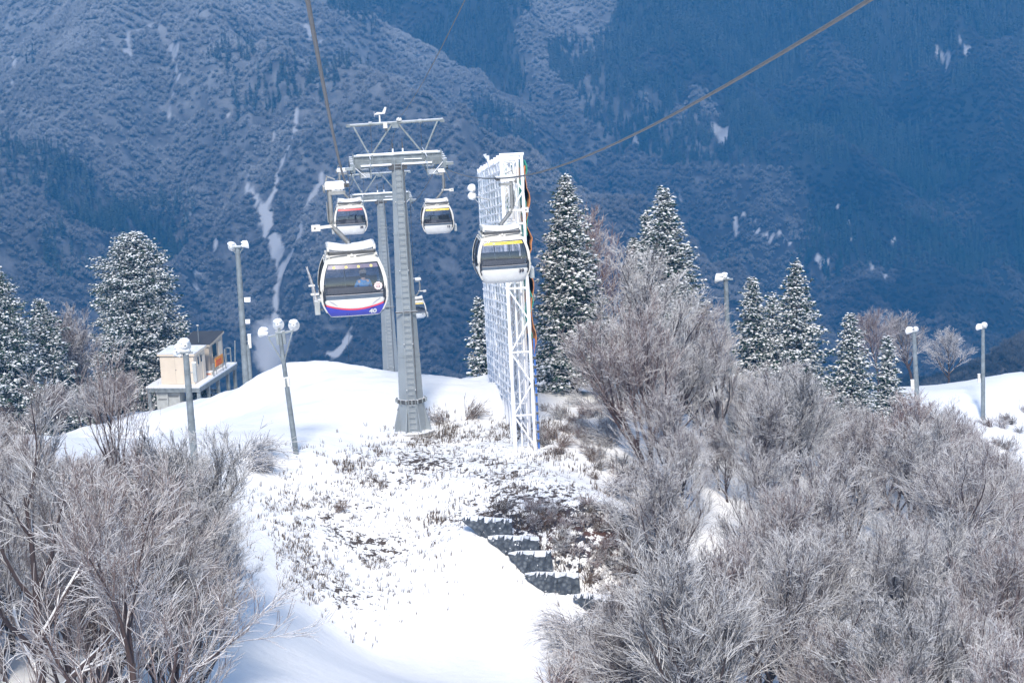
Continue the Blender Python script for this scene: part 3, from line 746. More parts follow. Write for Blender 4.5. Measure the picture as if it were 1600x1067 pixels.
def make_cabin(label, num, livery, side, numcol='darktext'):
    """side=-1: hanger arm on the left of the rope, doors likewise; origin under the floor centre"""
    t = empty('gondola_cabin', (0,0,0), 0, label, 'gondola cabin', 'gondola cabins on the ropeway')
    lower = MB(); loft(lower, [0,.03,.16,.26,.36,.46,.56,.66], 'white'); lower.build('lower_shell', t)
    roof = MB(); loft(roof, [1.76,1.80,1.84,1.90], 'offwhite', 1.0); roof.build('roof', t)
    # corner posts and the pale hoop round the front and rear windows
    for bk in (False, True):
        hoop = MB()
        for sg in (-1, 1):
            ue = sg*.985; ui = sg*.915
            front_patch(hoop, min(ue, ui), max(ue, ui), .60, 1.80, 'offwhite' if not bk else 'offwhite', .018, 2, 12, back=bk)
        front_patch(hoop, -.985, .985, 1.73, 1.83, 'offwhite', .02, 12, 2, back=bk)
        for sg in (-1, 1):
            pts = [Vector((sg*(prof(z)[0]+.0), (1 if bk else -1)*prof(z)[1]*.885, z)) for z in np.linspace(.2, 1.82, 12)]
            hoop.tube(pts, .034, 'offwhite', 8)
        hoop.build('window_frame', t)
    # windows: front/rear panes and door windows at both sides
    for bk in (False, True):
        g = MB(); front_patch(g, -.92, .92, .78, 1.74, 'glass', .006, 12, 8, back=bk); g.build('front_window' if not bk else 'rear_window', t)
        s_ = MB()
        for (z0, z1) in ((.75, .80), (1.71, 1.735)): front_patch(s_, -.92, .92, z0, z1, 'blackp', .024, 12, 1, back=bk)
        for sg in (-1, 1): front_patch(s_, min(sg*.895, sg*.92), max(sg*.895, sg*.92), .76, 1.73, 'blackp', .024, 1, 10, back=bk)
        s_.build('window_seal', t)
    for sg in (-1, 1):
        g = MB(); d = MB()
        zs = np.linspace(.62, 1.76, 10); ys = np.linspace(-.80, .80, 5)
        vs = [(sg*(prof(z)[0]-.012), y*prof(z)[1], z) for z in zs for y in ys]; fs = []
        for i in range(9):
            for j in range(4): f = (i*5+j, i*5+j+1, (i+1)*5+j+1, (i+1)*5+j); fs.append(f if sg > 0 else f[::-1])
        g.add(vs, fs, 'glass', True); g.build('door_window', t)
        for y in (-.82, 0, .82): d.tube([(sg*(prof(z)[0]+.0), y*prof(z)[1], z) for z in np.linspace(.08, 1.78, 12)], .022 if y else .03, 'blackp', 6)
        d.tube([(sg*(prof(1.74)[0]), y*prof(1.74)[1], 1.74) for y in (-.82, 0, .82)], .03, 'offwhite', 6)
        d.build('door_frame', t)
    # dark lower bar and black corner fittings
    b = MB(); front_patch(b, -.89, .89, .62, .76, 'darkpanel', .012, 12, 2); front_patch(b, -.89, .89, .745, .765, 'greymark', .03, 12, 1)
    b.build('bumper_panel', t); b = MB(); front_patch(b, -.89, .89, .62, .76, 'darkpanel', .012, 12, 2, back=True); b.build('bumper_panel', t)
    for sg in (-1, 1):
        b = MB()
        front_patch(b, min(sg*.87, sg*.955), max(sg*.87, sg*.955), .60, .98 if sg else .9, 'blackp', .034, 2, 6, zf1=lambda u, sg=sg: 1.0 if abs(u) > .93 else .84)
        front_patch(b, min(sg*.915, sg*.96), max(sg*.915, sg*.96), .40, .62, 'blackp', .03, 2, 4)
        b.build('corner_fitting', t)
    if livery == 'striped':
        b = MB(); zc = lambda u: .26+.20*u*u
        front_patch(b, -.975, .975, .05, .3, 'blue', .010, 24, 6, zf1=lambda u: zc(u)-.015)
        b.build('blue_stripe', t)
        b = MB(); front_patch(b, -.975, .975, .05, .3, 'red', .016, 24, 2, zf0=lambda u: zc(u)-.02, zf1=lambda u: zc(u)+.035); b.build('red_stripe', t)
        b = MB()
        for sg in (-1, 1):
            f = lambda u, sg=sg: .60-.20*((.82-abs(u))/.27)**.8 if abs(u) < .82 else .60
            g0 = lambda u, sg=sg: .60-.20*min(1, max(0, (.82-abs(u))/.22))**1.0
            front_patch(b, min(sg*.55, sg*.80), max(sg*.55, sg*.80), .4, .6, 'greymark', .012, 10, 2, zf0=lambda u: .60-.20*max(0,(.80-abs(u))/.25)**.7, zf1=lambda u: .60-.20*max(0,(.80-abs(u))/.25)**1.8)
            b.build('swoosh', t); b = MB()
        b = MB(); front_patch(b, -.87, .87, 1.57, 1.69, 'purple', .02, 12, 2)
        for u in (-.66, -.23, .20, .64):
            c = Vector(shell_pt(u, 1.62, .03)); vs = [c+Vector((.045*math.cos(a), -.004, .045*math.sin(a))) for a in np.linspace(0, 6.283, 15)[:-1]]
            b.add(vs+[v+Vector((0,.02,0)) for v in vs], [tuple(range(14))]+[(i,(i+1)%14+0,(i+1)%14+14,i+14) for i in range(14)], 'dotyellow')
        b.build('window_banner', t)
        c = Vector(shell_pt(.73, .985, .03)); b = MB(); n = 40
        vs = [c+Vector(((.125+.010*math.cos(10*a))*math.cos(a), 0, (.125+.010*math.cos(10*a))*math.sin(a))) for a in np.linspace(0, 2*math.pi, n+1)[:-1]]
        b.add(vs+[v+Vector((0,.012,0)) for v in vs], [tuple(range(n))]+[(i,(i+1)%n,(i+1)%n+n,i+n) for i in range(n)], 'pink')
        for dx, dz, wx, hz in ((-.01,.05,.15,.012),(-.045,-.03,.03,.035),(.035,-.03,.03,.035),(-.005,-.06,.05,.012),(.0,.0,.12,.008)): b.box(c+Vector((dx,-.006,dz)), (wx,.008,hz), 'redtext' if hz < .013 and wx > .1 else 'darktext')
        b.build('round_sticker', t)
        b = MB(); b.box(Vector(shell_pt(.84,.83,.03)), (.05,.006,.012), 'white'); b.build('small_sticker', t)
        text_on(t, 'cabin_number', num, .235, .64, .17, 'white', .045)
    else:
        b = MB(); front_patch(b, -.86, .86, 1.585, 1.695, {'yellow':'yellow','red':'redbanner'}[livery], .02, 12, 2)
        if livery == 'yellow':
            for u0, u1, mt in ((-.76,-.52,'redtext'),(-.10,.18,'redtext'),(.30,.50,'greymark'),(.60,.80,'redtext')):
                n_ = max(2, int((u1-u0)/.055))
                for k in range(n_):
                    uu = u0+(u1-u0)*(k+.5)/n_; cc = Vector(shell_pt(uu, 1.64, .028)); hh = .05 if mt != 'greymark' else .035
                    b.box(cc+Vector((0,0,.006)), (.032,.008,hh*.25), mt); b.box(cc+Vector((-.008,0,-.004)), (.010,.008,hh), mt); b.box(cc+Vector((.004,0,-.018)), (.03,.008,.01), mt)
            c = Vector(shell_pt(-.42, 1.64, .03)); vs = [c+Vector((.038*math.cos(a), 0, .038*math.sin(a))) for a in np.linspace(0, 6.283, 15)[:-1]]
            b.add(vs, [tuple(range(14))], 'white'); b.box(c+Vector((0,-.006,0)), (.03,.006,.03), 'netblue')
        b.build('window_banner', t)
        text_on(t, 'cabin_number', num, .21, .66, .50, numcol, .06)
    # interior: benches, rear wall panel, floor, poles
    b = MB(); b.box((0,0,.30), (1.7,1.6,.04), 'seatgrey'); b.box((0,.55,.50), (1.6,.40,.30), 'seatgrey'); b.box((0,.74,.84), (1.66,.08,.42), 'seatgrey')
    b.box((0,-.55,.50), (1.6,.40,.26), 'seatgrey'); b.box((0,-.77,.80), (1.66,.06,.30), 'seatgrey'); b.build('bench', t)
    b = MB(); b.box((0,0,1.75), (1.4,1.3,.04), 'inner')
    for x in (-.25, .35): b.tube([(x,.3,1.73),(x+.05,.3,.66)], .018, 'steel_clean', 6)
    b.build('interior_trim', t)
    # roof gear: spring frame, snow-laden curved rack
    b = MB()
    b.box((0,-.62,1.93), (1.6,.06,.09), 'offwhite'); b.box((0,.62,1.93), (1.6,.06,.09), 'offwhite')
    for x in (-.78,.78): b.box((x,0,1.93), (.06,1.3,.08), 'offwhite'); b.ball((x*.98,-.66,1.96), .055, 'offwhite', 8)
    b.ball((0,-.67,1.95), .06, 'offwhite', 8)
    for x in (-.42,.42): b.bar((x-.28,-.66,1.93), (x+.28,-.66,1.97), .035, 'steel_dark')
    b.build('roof_rail', t)
    b = MB(); b.box((0,0,2.03), (1.42,1.15,.10), 'steel_dark'); b.bar((-.76,-.3,1.95),(-.7,-.3,2.2),.07,'hanger'); b.bar((.76,-.3,1.95),(.7,-.3,2.2),.07,'hanger')
    b.build('spring_housing', t)
    b = MB()
    for y, r_, zo in ((-.55,.05,.0),(-.40,.055,.03),(-.25,.05,.045)):
        b.tube([(x, y, 2.12+zo+.09*(x/.72)**2) for x in np.linspace(-.72,.72,9)], r_, 'white', 8)
    b.tube([(x, -.42, 2.20+.09*(x/.72)**2+.01*math.sin(9*x)) for x in np.linspace(-.66,.66,13)], [.05]+[.085]*11+[.05], 'snow', 8)
    for y in (.25,.45): b.tube([(x, y, 2.14+.09*(x/.72)**2) for x in np.linspace(-.72,.72,7)], .05, 'white', 8)
    for x in (-.73,.73): b.box((x,-.1,2.19), (.07,1.1,.15), 'offwhite')
    b.build('roof_rack', t)
    s = side
    b = MB(); piv = (0,0,2.22)
    pts = [(.0,0,2.14),(s*.10,0,2.33),(s*.42,0,2.70),(s*.52,0,2.86),(s*.55,0,3.05),(s*.545,0,4.02)]
    b.tube(pts, [.085,.08,.08,.085,.085,.07], 'hanger', 4, True); b.tube([(s*.64,0,2.95),(s*.66,0,3.6)], .018, 'hanger', 5)
    b.ball((.05*s,-.10,2.24), .07, 'hanger', 8); b.build('hanger_arm', t)
    b = MB(); b.bar((s*.4,0,2.84),(s*1.02,0,2.80), .09,'offwhite'); b.box((s*1.05,-.02,2.80),(.28,.10,.20),'offwhite'); b.box((s*1.08,-.075,2.80),(.05,.02,.05),'steel_dark'); b.build('guide_bracket', t)
    b = MB(); b.box((s*.38,0,4.10),(.62,.22,.20),'white'); b.box((s*.38,0,4.22),(.56,.2,.05),'snow')
    b.box((0,0,4.13),(.16,.6,.13),'steel_dark'); b.box((s*.3,0,3.88),(.5,.16,.11),'hanger'); b.bar((s*.68,0,4.12),(s*.60,.0,4.42),.04,'hanger'); b.bar((s*.62,0,4.42),(s*.35,.0,4.30),.04,'hanger')
    q = Matrix.Rotation(R(90),3,'Y')
    for e in (-.22,.22): b.lathe([(0,-.03),(.10,-.03),(.10,.03),(0,.03)],'hanger',10,(s*.72,e,4.02),q)
    b.build('rope_grip', t)
    # ski carrier on the door side
    d = s; b = MB(); b.box((d*1.17,-.15,.30),(.16,.6,.42),'machine'); b.box((d*1.10,-.15,.52),(.10,.55,.06),'machine'); b.bar((d*1.0,-.15,.2),(d*1.17,-.15,.2),.05,'steel_clean'); b.bar((d*1.04,-.15,.62),(d*1.2,-.15,.62),.05,'steel_clean'); b.build('ski_holder', t)
    b = MB(); b.tube([(0,0,0),(0,0,-.09)], .03, 'steel_clean', 6); b.build('floor_stud', t)
    return t
M['redbanner'] = mat('red_banner', (0.62, 0.07, 0.07), 0.4, 0, .08)
GRIP = 4.13
def hang(c, px, py, D, side, yaw=0.0):
    """rope grip at the lane, seen at photo pixel px,py"""
    g = P(px, py, D); c.location = (g.x, g.y, g.z-GRIP); c.rotation_euler = (0,0,LYAW+yaw); return g
c40 = make_cabin('nearest gondola cabin with blue hull, red stripe, number 40 and a passenger inside', '40', 'striped', -1)
g40 = hang(c40, 541, 288, 70.5, -1, R(2))
c39 = make_cabin('white gondola cabin number 39 with yellow window banner hanging before the lattice fence', '39', 'yellow', 1)
g39 = hang(c39, 777, 279, 89, 1, R(2.5))
c38 = make_cabin('white gondola cabin with red window banner hanging left of the tower mast', '38', 'red', -1)
g38 = hang(c38, 543, 265, 143, -1)
cy = make_cabin('white gondola cabin with pale yellow banner hanging right of the tower mast', '12', 'yellow', 1)
gy_ = hang(cy, 679, 267, 148, 1)
cf = make_cabin('smallest gondola cabin, partly hidden behind the right edge of the tower', '11', 'yellow', 1)
gf = hang(cf, 647, 436, 232, 1)
# skis in the outside holder of the near cabin
sk = MB(); R0 = c40.matrix_basis
for k, (dx, dy) in enumerate(((0,0),(.05,.05))):
    sk.tube([(-1.17-dx,-.2+dy,.35),(-1.25-dx*.5,-.2+dy,.95),(-1.38-dx*.2,-.2+dy,1.45),(-1.45+dx*1.0,-.2+dy,1.62)], [.05,.045,.035,.012], 'ski', 4)
sk.box((-1.22,-.2,.72),(.26,.06,.06),'white'); sk.box((-1.30,-.2,1.0),(.2,.06,.05),'white')
o = sk.build('ski_pair'); o.location = c40.location; o.rotation_euler = c40.rotation_euler
tag(o, 'pair of grey skis standing upright in the outside holder of cabin 40', 'skis')

# passenger in cabin 40: seated with the back to the near window, blue jacket, pale knit hat
def skin_body(name, joints, edges, mt, sub=2, root=0, parent=None):
    me = bpy.data.meshes.new(name); me.from_pydata([j[0] for j in joints], edges, []); me.update()
    o = link(name, me, parent); sm = o.modifiers.new('skin', 'SKIN'); sm.use_smooth_shade = True
    if not me.skin_vertices: me.skin_vertices.new() if hasattr(me.skin_vertices, 'new') else None
    for v, j in zip(me.skin_vertices[0].data, joints): v.radius = (j[1], j[2] if len(j) > 2 else j[1])
    me.skin_vertices[0].data[root].use_root = True
    o.modifiers.new('sub', 'SUBSURF').levels = sub; o.modifiers['sub'].render_levels = sub; me.materials.append(M[mt]); return o
def add_skin_layer(me):
    bm = None
def person(loc, yaw, label):
    import bmesh
    t = empty('person', (0,0,0), 0, label, 'person')
    def sk_(name, J, E, mt, root=0):
        bm = bmesh.new(); lay = bm.verts.layers.skin.verify(); vs = []
        for j in J:
            v = bm.verts.new(j[0]); v[lay].radius = (j[1], j[2] if len(j) > 2 else j[1]); vs.append(v)
        vs[root][lay].use_root = True
        for a_, b_ in E: bm.edges.new((vs[a_], vs[b_]))
        me = bpy.data.meshes.new(name); bm.to_mesh(me); bm.free(); me.materials.append(M[mt])
        o = link(name, me, t); s_ = o.modifiers.new('skin', 'SKIN'); s_.use_smooth_shade = True
        u_ = o.modifiers.new('sub', 'SUBSURF'); u_.levels = u_.render_levels = 2; return o
    # seated: hips at seat height .66, facing +Y; torso leans back a little
    body = [((0,0,.72),.15,.12),((0,-.02,.90),.14,.11),((0,-.03,1.08),.17,.11),((0,-.02,1.20),.07,.07),((0,0,1.28),.055,.055),((0,.01,1.36),.085,.095),((0,.015,1.46),.075,.085),
            ((-.17,-.03,1.13),.055),((-.25,.02,.92),.042),((-.14,.24,.86),.034),((-.10,.30,.86),.028),((.17,-.03,1.13),.055),((.26,.02,.92),.042),((.14,.24,.86),.034),((.10,.30,.86),.028),
            ((-.11,.06,.72),.085),((-.15,.44,.74),.065),((-.15,.46,.36),.045),((-.15,.56,.32),.04),((.11,.06,.72),.085),((.15,.44,.74),.065),((.15,.46,.36),.045),((.15,.56,.32),.04)]
    E = [(0,1),(1,2),(2,3),(3,4),(4,5),(5,6),(2,7),(7,8),(8,9),(9,10),(2,11),(11,12),(12,13),(13,14),(0,15),(15,16),(16,17),(17,18),(0,19),(19,20),(20,21),(21,22)]
    sk_('body', body, E, 'skin')
    J = [(b_[0], b_[1]+.022, (b_[2] if len(b_) > 2 else b_[1])+.022) for b_ in body[:4]+body[7:10]+body[11:14]]
    sk_('jacket', J, [(0,1),(1,2),(2,3),(2,4),(4,5),(5,6),(2,7),(7,8),(8,9)], 'jacket')
    J = [(b_[0], b_[1]+.016, (b_[2] if len(b_) > 2 else b_[1])+.016) for b_ in [body[0]]+body[15:18]+body[19:22]]
    sk_('trousers', J, [(0,1),(1,2),(2,3),(0,4),(4,5),(5,6)], 'pants')
    f = MB(); f.ball((-.035,.105,1.40),.012,'darktext',6); f.ball((.035,.105,1.40),.012,'darktext',6); f.build('eyes', t)
    f = MB(); f.tube([(0,.10,1.40),(0,.135,1.365)],[.012,.018],'skin',6); f.box((0,.11,1.325),(.05,.012,.01),'redtext')
    f.ball((-.098,.01,1.38),.026,'skin',6,(.5,1,1.3)); f.ball((.098,.01,1.38),.026,'skin',6,(.5,1,1.3)); f.build('face', t)
    h = MB(); h.ball((0,-.005,1.445),.125,'hat',14,(1,1,.95)); h.ball((0,-.01,1.58),.04,'hat',8); h.build('knit_hat', t)
    hr = MB(); hr.ball((0,-.03,1.36),.105,'hair',12,(1,.9,1)); hr.build('hair', t)
    f = MB()
    for sx in (-1,1):
        for k in range(5):
            x = sx*(.075-.012*k); L_ = (.05,.07,.08,.075,.06)[k]
            f.tube([(x,.31,.865+(.018 if k == 0 else 0)),(x-sx*.01,.31+L_*.6,.86),(x-sx*.015,.31+L_,.845)],[.009,.008,.007],'skin',6)
    f.build('hands', t)
    b = MB(); b.ball((.03,-.165,.93),.05,'redtext',10,(1,.35,.8)); b.build('red_patch', t)
    t.location = loc; t.rotation_euler = (0,0,yaw); return t
mw = Matrix.Translation(c40.location) @ Matrix.Rotation(c40.rotation_euler.z, 4, 'Z')
p_ = person(mw @ Vector((.32,-.42,-.06)), c40.rotation_euler.z + R(12), 'seated person in blue jacket and pale knit hat, back to the window of cabin 40')

# ------------------------------------------------------------------ ropes
def cat(a, b, sag, n=24):
    a, b = Vector(a), Vector(b); return [a.lerp(b, i/n)-Vector((0,0,4*sag*(i/n)*(1-i/n))) for i in range(n+1)]
def ropeobj(pts, r, label, name='haul_rope'):
    m = MB(); m.tube(pts, r, 'rope', 8); o = m.build(name); tag(o, label, 'rope', None); return o
def loc(t, x, y, z): return Matrix.Translation(t.location) @ Matrix.Rotation(t.rotation_euler.z, 4, 'Z') @ Vector((x, y, z))
L1a, L1b = loc(tw, -GA, -2.3, H1-.42), loc(tw, -GA, 2.3, H1-.42)
R1a, R1b = loc(tw, GA, -2.3, H1-.42), loc(tw, GA, 2.3, H1-.42)
L2a, L2b = loc(tw2, -GA, -2.3, H2-.42), loc(tw2, -GA, 2.3, H2-.42)
R2a, R2b = loc(tw2, GA, -2.3, H2-.42), loc(tw2, GA, 2.3, H2-.42)
eL = P(480, -3, 24); dL = (eL-g40)/(g40.y-eL.y); 
l0 = [eL+dL*(k*6)+Vector((0,0,.010*k*k)) for k in range(5,-1,-1)]
ropeobj(l0+cat(eL, g40, .35)[1:]+cat(g40, L1a, .12, 12)[1:]+[L1b]+cat(L1b, g38+Vector((0,0,0)), .05, 8)[1:]+cat(g38, L2a, .15, 8)[1:]+[L2b]+cat(L2b, L2b+U*140+Vector((0,0,-42)), 1.5)[1:], .028, 'thick steel rope of the left lane running over cabin 40 to the towers')
eR = P(1364, -3, 25); dR = (eR-g39)/(g39.y-eR.y)
r0 = [eR+dR*(k*6)+Vector((0,0,.010*k*k)) for k in range(5,-1,-1)]
ropeobj(r0+cat(eR, g39, .5)[1:]+cat(g39, R1a, .15, 12)[1:]+[R1b]+cat(R1b, gy_, .08, 8)[1:]+cat(gy_, R2a, .2, 8)[1:]+[R2b]+cat(R2b, gf, .3, 8)[1:]+cat(gf, gf+U*100+Vector((0,0,-32)), 1)[1:], .028, 'thick steel rope of the right lane rising to the upper right corner')
z1 = loc(tw, .12, 0, H1+2.1); z2 = loc(tw2, 0, 0, H2+2.1); e = P(728, -3, 57)
d = (e-z1); ropeobj([e+d*(.35*k)+Vector((0,0,.3*k*k)) for k in range(3,0,-1)]+cat(e, z1, .25)+cat(z1, z2, .5)[1:], .014, 'thin signal cable running up from the gantry of the nearer tower', 'signal_cable')

# ------------------------------------------------------------------ lattice wind fence
FA = P(816, 706, 116); FB = P(776, 648, 143); FA.z = gz(FA.x, FA.y); FB.z = gz(FB.x, FB.y)
fz_top = P(818, 241, 116).z; fzb_top = P(757, 266, 143).z
ft = empty('lattice_wind_fence', (FA.x, FA.y, FA.z), 0, 'tall rime white lattice fence with green and orange netting beside the tower', 'wind fence')
NF = 10; inv = Matrix.Translation(-Vector((FA.x, FA.y, FA.z)))
W_ = 1.05
rf = random.Random(5)
def fpt(k, h=None, dx=0.0):
    s_ = k/(NF-1); x = FA.x+(FB.x-FA.x)*s_+dx; y = FA.y+(FB.y-FA.y)*s_; zb = gz(x, y); zt = fz_top+(fzb_top-fz_top)*s_
    return Vector((x, y, zb-.4 if h is None else h)) if h is None or True else None
for k in range(NF):
    b = MB(); s_ = k/(NF-1); zt = fz_top+(fzb_top-fz_top)*s_; zb = gz(*fpt(k)[:2])-.4
    xl, y = fpt(k).x-.35, fpt(k).y; xr = xl+W_*(.95 if k else 1.0)
    for x, rr in ((xl, .105), (xr, .09)):
        zz = np.linspace(zb, zt, 26); b.tube([inv @ Vector((x, y, z)) for z in zz], [rr*rf.uniform(.8, 1.3) for z in zz], 'rime', 7)
    if k == 0:
        for q_ in (.36,.68): b.tube([inv @ Vector((xl+(xr-xl)*q_, y+.5, z)) for z in np.linspace(zb, zt-.5, 20)], [.05*rf.uniform(.7,1.5) for _ in range(20)], 'rime', 6)
    n = 9
    for i in range(n):
        z0 = zb+.6+(zt-zb-.8)*i/n; z1_ = zb+.6+(zt-zb-.8)*(i+1)/n
        b.tube([inv @ Vector((xl, y, z0)), inv @ Vector((xr, y, z1_))] if i % 2 else [inv @ Vector((xr, y, z0)), inv @ Vector((xl, y, z1_))], .05, 'rime', 5)
        if i % 2 == 0: b.tube([inv @ Vector((xl, y, z1_)), inv @ Vector((xr, y, z1_))], .065, 'rime', 5)
    b.tube([inv @ Vector((xl-.1, y, zt)), inv @ Vector((xr+.12, y, zt))], .10, 'rime', 6)
    b.build('lattice_post', ft)
# horizontal rails tie the posts together on the left plane
b = MB(); a0, a1 = fpt(0), fpt(NF-1); dr = (a1-a0).normalized()
nr = 30
for i in range(nr):
    f = i/(nr-1); p0 = Vector((a0.x-.35-.06, a0.y, 0)); p1 = Vector((a1.x-.35-.06, a1.y, 0))
    zb0 = gz(a0.x, a0.y)+2.6; p0.z = zb0+(fz_top-.35-zb0)*f; zb1 = gz(a1.x, a1.y)+.4; p1.z = zb1+(fzb_top-.25-zb1)*f
    p1 = p1+(p1-p0)*0+dr*.3
    n = 26; b.tube([inv @ p0.lerp(p1, t_/n)+Vector((rf.uniform(-.03,.03),0,rf.uniform(-.05,.05))) for t_ in range(n+1)], [.048*rf.uniform(.5, 1.8) for _ in range(n+1)], 'rime', 6)
b.build('horizontal_rails', ft, 'rime thick rails of the left side')
b = MB()
for i in range(70):
    k = rf.uniform(0, NF-1); p0 = fpt(k); h0 = rf.uniform(3, 14.6)+p0.z; L_ = rf.uniform(.25, .8)
    b.tube([inv @ Vector((p0.x-.35, p0.y, h0)), inv @ Vector((p0.x-.35+rf.uniform(-.1,.1), p0.y, h0-L_))], [.12, .03], 'rime', 5)
b.build('rime_clumps', ft)
# netting hung on the right plane, sagging between ties, green with orange folds
b = MB(); bo = MB(); bb = MB()
xr0, xr1 = a0.x-.35+W_+.12, a1.x-.35+W_+.10
for seg in range(6):
    for (m_, mt, off, zlo, zhi, sd_) in ((b,'teal',.0,6.4,15.0,1),(bo,'netorange',.12,5.6,15.2,2)):
        vs = []; fs = []; nz_ = 34; nx_ = 4
        y0 = a0.y+(a1.y-a0.y)*seg/6; y1 = a0.y+(a1.y-a0.y)*(seg+1)/6-.15
        for i in range(nz_+1):
            for j in range(nx_+1):
                y = y0+(y1-y0)*j/nx_; zt_ = fz_top+(fzb_top-fz_top)*(y-a0.y)/(a1.y-a0.y)-.3-(0 if sd_ == 1 else .3); z = a0.z+zlo+(zt_-a0.z-zlo)*i/nz_
                x = xr0+(xr1-xr0)*((y-a0.y)/(a1.y-a0.y))+off+.13*math.sin(i*.75+sd_*2.6+seg)*(1 if i % 5 else .3)+.05*math.sin(j*2.1+i)
                vs.append(inv @ Vector((x, y, z)))
        for i in range(nz_):
            for j in range(nx_):
                f = i*(nx_+1)+j; fs.append((f, f+1, f+nx_+2, f+nx_+1))
        m_.add(vs, fs, mt, True)
o = b.build('green_netting', ft); o.modifiers.new('thick', 'SOLIDIFY').thickness = .03
o = bo.build('orange_netting', ft); o.modifiers.new('thick', 'SOLIDIFY').thickness = .03
xx = xr0+.08; bb.box(inv @ Vector((xx, a0.y+.1, a0.z+3.2)), (.10,.2,6.4), 'netblue'); 
for i in range(12): bb.box(inv @ Vector((xx, a0.y+.08, a0.z-.1+i*.5)), (.13,.24,.14), 'steel_dark')
bb.build('blue_pad', ft)
for px_, py_ in ((738, 300),):
    q = P(px_, py_, 128); j = P(757, 314, 130); b = MB()
    b.tube([Vector((0,0,-.25)), j-q+Vector((.4,0,0))], .04, 'rime', 6); b.tube([Vector((.1,0,-.4)), j-q+Vector((.3,0,-.75))], .03, 'rime', 5)
    tt = empty('floodlight', q, 0, 'rime covered twin floodlight on a bracket left of the lattice fence', 'floodlight')
    b.build('bracket', tt)
    for dz in (0, .45):
        b = MB(); rot = Matrix.Rotation(R(115), 3, 'X') @ Matrix.Rotation(R(20), 3, 'Y')
        b.lathe([(.02,.16),(.12,.14),(.2,.02),(.26,-.18),(.25,-.2),(.0,-.16)], 'rime', 14, (.02,0,dz-.3), rot); b.ball((.02,.05,dz-.2),.2,'snow',8,(1,1,.6),.1); b.build('lamp_head', tt)

# ------------------------------------------------------------------ floodlight poles
def lamp_pole(name, px0, py0, px1, py1, D, r, heads, label, boxes=(), arms=None, group='floodlight poles on the piste'):
    """base pixel, top pixel (real lean kept), heads: (dx,dz,yaw,tilt,size)"""
    base = P(px0, py0, D); base.z = gz(base.x, base.y)-.1; top = P(px1, py1, D)
    t = empty('floodlight_pole', base, 0, label, 'floodlight pole', group); v = top-base; H = v.length
    t.rotation_euler = v.to_track_quat('Z', 'Y').to_euler()
    # keep the head assembly facing the camera: undo the roll the track adds
    q = v.to_track_quat('Z', 'Y'); rot = q.to_matrix(); xax = rot.col[0]; ang = math.atan2(xax.y, xax.x)
    t.rotation_euler = (rot @ Matrix.Rotation(-ang, 3, 'Z')).to_euler()
    b = MB(); b.tube([(0,0,-.6),(0,0,H*.5),(0,0,H)], [r, r*.86, r*.70], 'steel_clean', 14)
    for k in range(1, 4): b.tube([(0,0,H*k/4),(0,0,H*k/4+.05)], r*1.06*(1-.3*k/4), 'steel_clean', 14)
    b.build('pole', t)
    b = MB()
    if arms:
        for (x0,z0,x1,z1_,w_) in arms: b.bar((x0,-.05,H+z0),(x1,-.05,H+z1_),w_,'steel')
    b.box((0,0,H+.02),(r*2.2,r*2.2,.08),'steel'); b.build('head_bracket', t)
    for (dx,dz,yw,tl,sz) in heads:
        rot = Matrix.Rotation(R(yw),3,'Z') @ Matrix.Rotation(R(tl),3,'X'); c = Vector((dx,-.08,H+dz)); b = MB()
        b.lathe([(.03,.22),(.09,.20),(.12,.08),(.26,-.16),(.27,-.19)], 'bulb', 18, c, rot @ Matrix.Scale(sz,3)); 
        b.lathe([(.265,-.18),(.0,-.21)], 'rime', 18, c, rot @ Matrix.Scale(sz,3)); b.build('lamp_head', t)
        s_ = MB(); s_.ball(c+Vector((0,.02,.17*sz)), .22*sz, 'snow', 10, (1,1,.55), .08); s_.build('snow_cap', t)
    for (dx,z,w_,h_,mt) in boxes:
        b = MB(); b.box((dx,-.02,z),(w_,.18,h_),mt); b.box((dx,-.02,z+h_/2+.03),(w_+.02,.2,.05),'snow'); b.bar((0,0,z),(dx,0,z),.04,'steel'); b.build('control_box', t)
    return t
lamp_pole('p', 306,745,290,550, 104, .20, [(-.28,.12,-20,95,1.15),(-.02,.32,15,80,1.3),(-.32,-.08,40,120,.8),(.05,.0,30,130,.7)], 'thick grey floodlight pole with snow covered lamps in front of the cream hut', boxes=((.36,-0.9+P(290,550,104).z-gz(P(306,745,104).x,104),.16,.9,'machine'),), arms=((-.35,-.02,.35,-.02,.08),))
lamp_pole('p', 463,712,437,520, 113, .15, [(-.78,.10,60,105,1.05),(-.02,.45,0,75,1.1),(.78,.32,5,78,1.1)], 'leaning floodlight pole with three white dish lamps in the middle of the snow slope', boxes=((.0,3.9,.34,.45,'offwhite'),),
          arms=((-.6,-.15,.7,.05,.10),(-.6,-.2,.0,-1.6,.07),(.65,0,.0,-1.6,.07),(-.15,.1,-.15,-.6,.14),(.2,.1,.2,-.6,.14),(0,-.1,0,.35,.12)))
lamp_pole('p', 385,605,371,386, 150, .24, [(-.42,.05,-15,85,1.2),(.50,.12,-70,100,1.1)], 'tallest floodlight pole with small boxes down its side, beside the hut platform', boxes=((.45,6.2,.4,.25,'rime'),(.38,4.7,.3,.22,'rime'),(.42,3.35,.22,.9,'offwhite')), arms=((-.5,-.05,.45,.0,.09),(-.4,-.1,-.05,-.55,.05),(.4,-.05,.05,-.55,.05)))
b = MB(); q = P(392,603,150); b.tube([(0,0,-.5),(0,0,2.9)], .14, 'steel_clean', 12); o = b.build('steel_post'); o.location = (q.x,q.y,gz(q.x,q.y)); tag(o, 'short grey post standing close against the tallest floodlight pole', 'post')
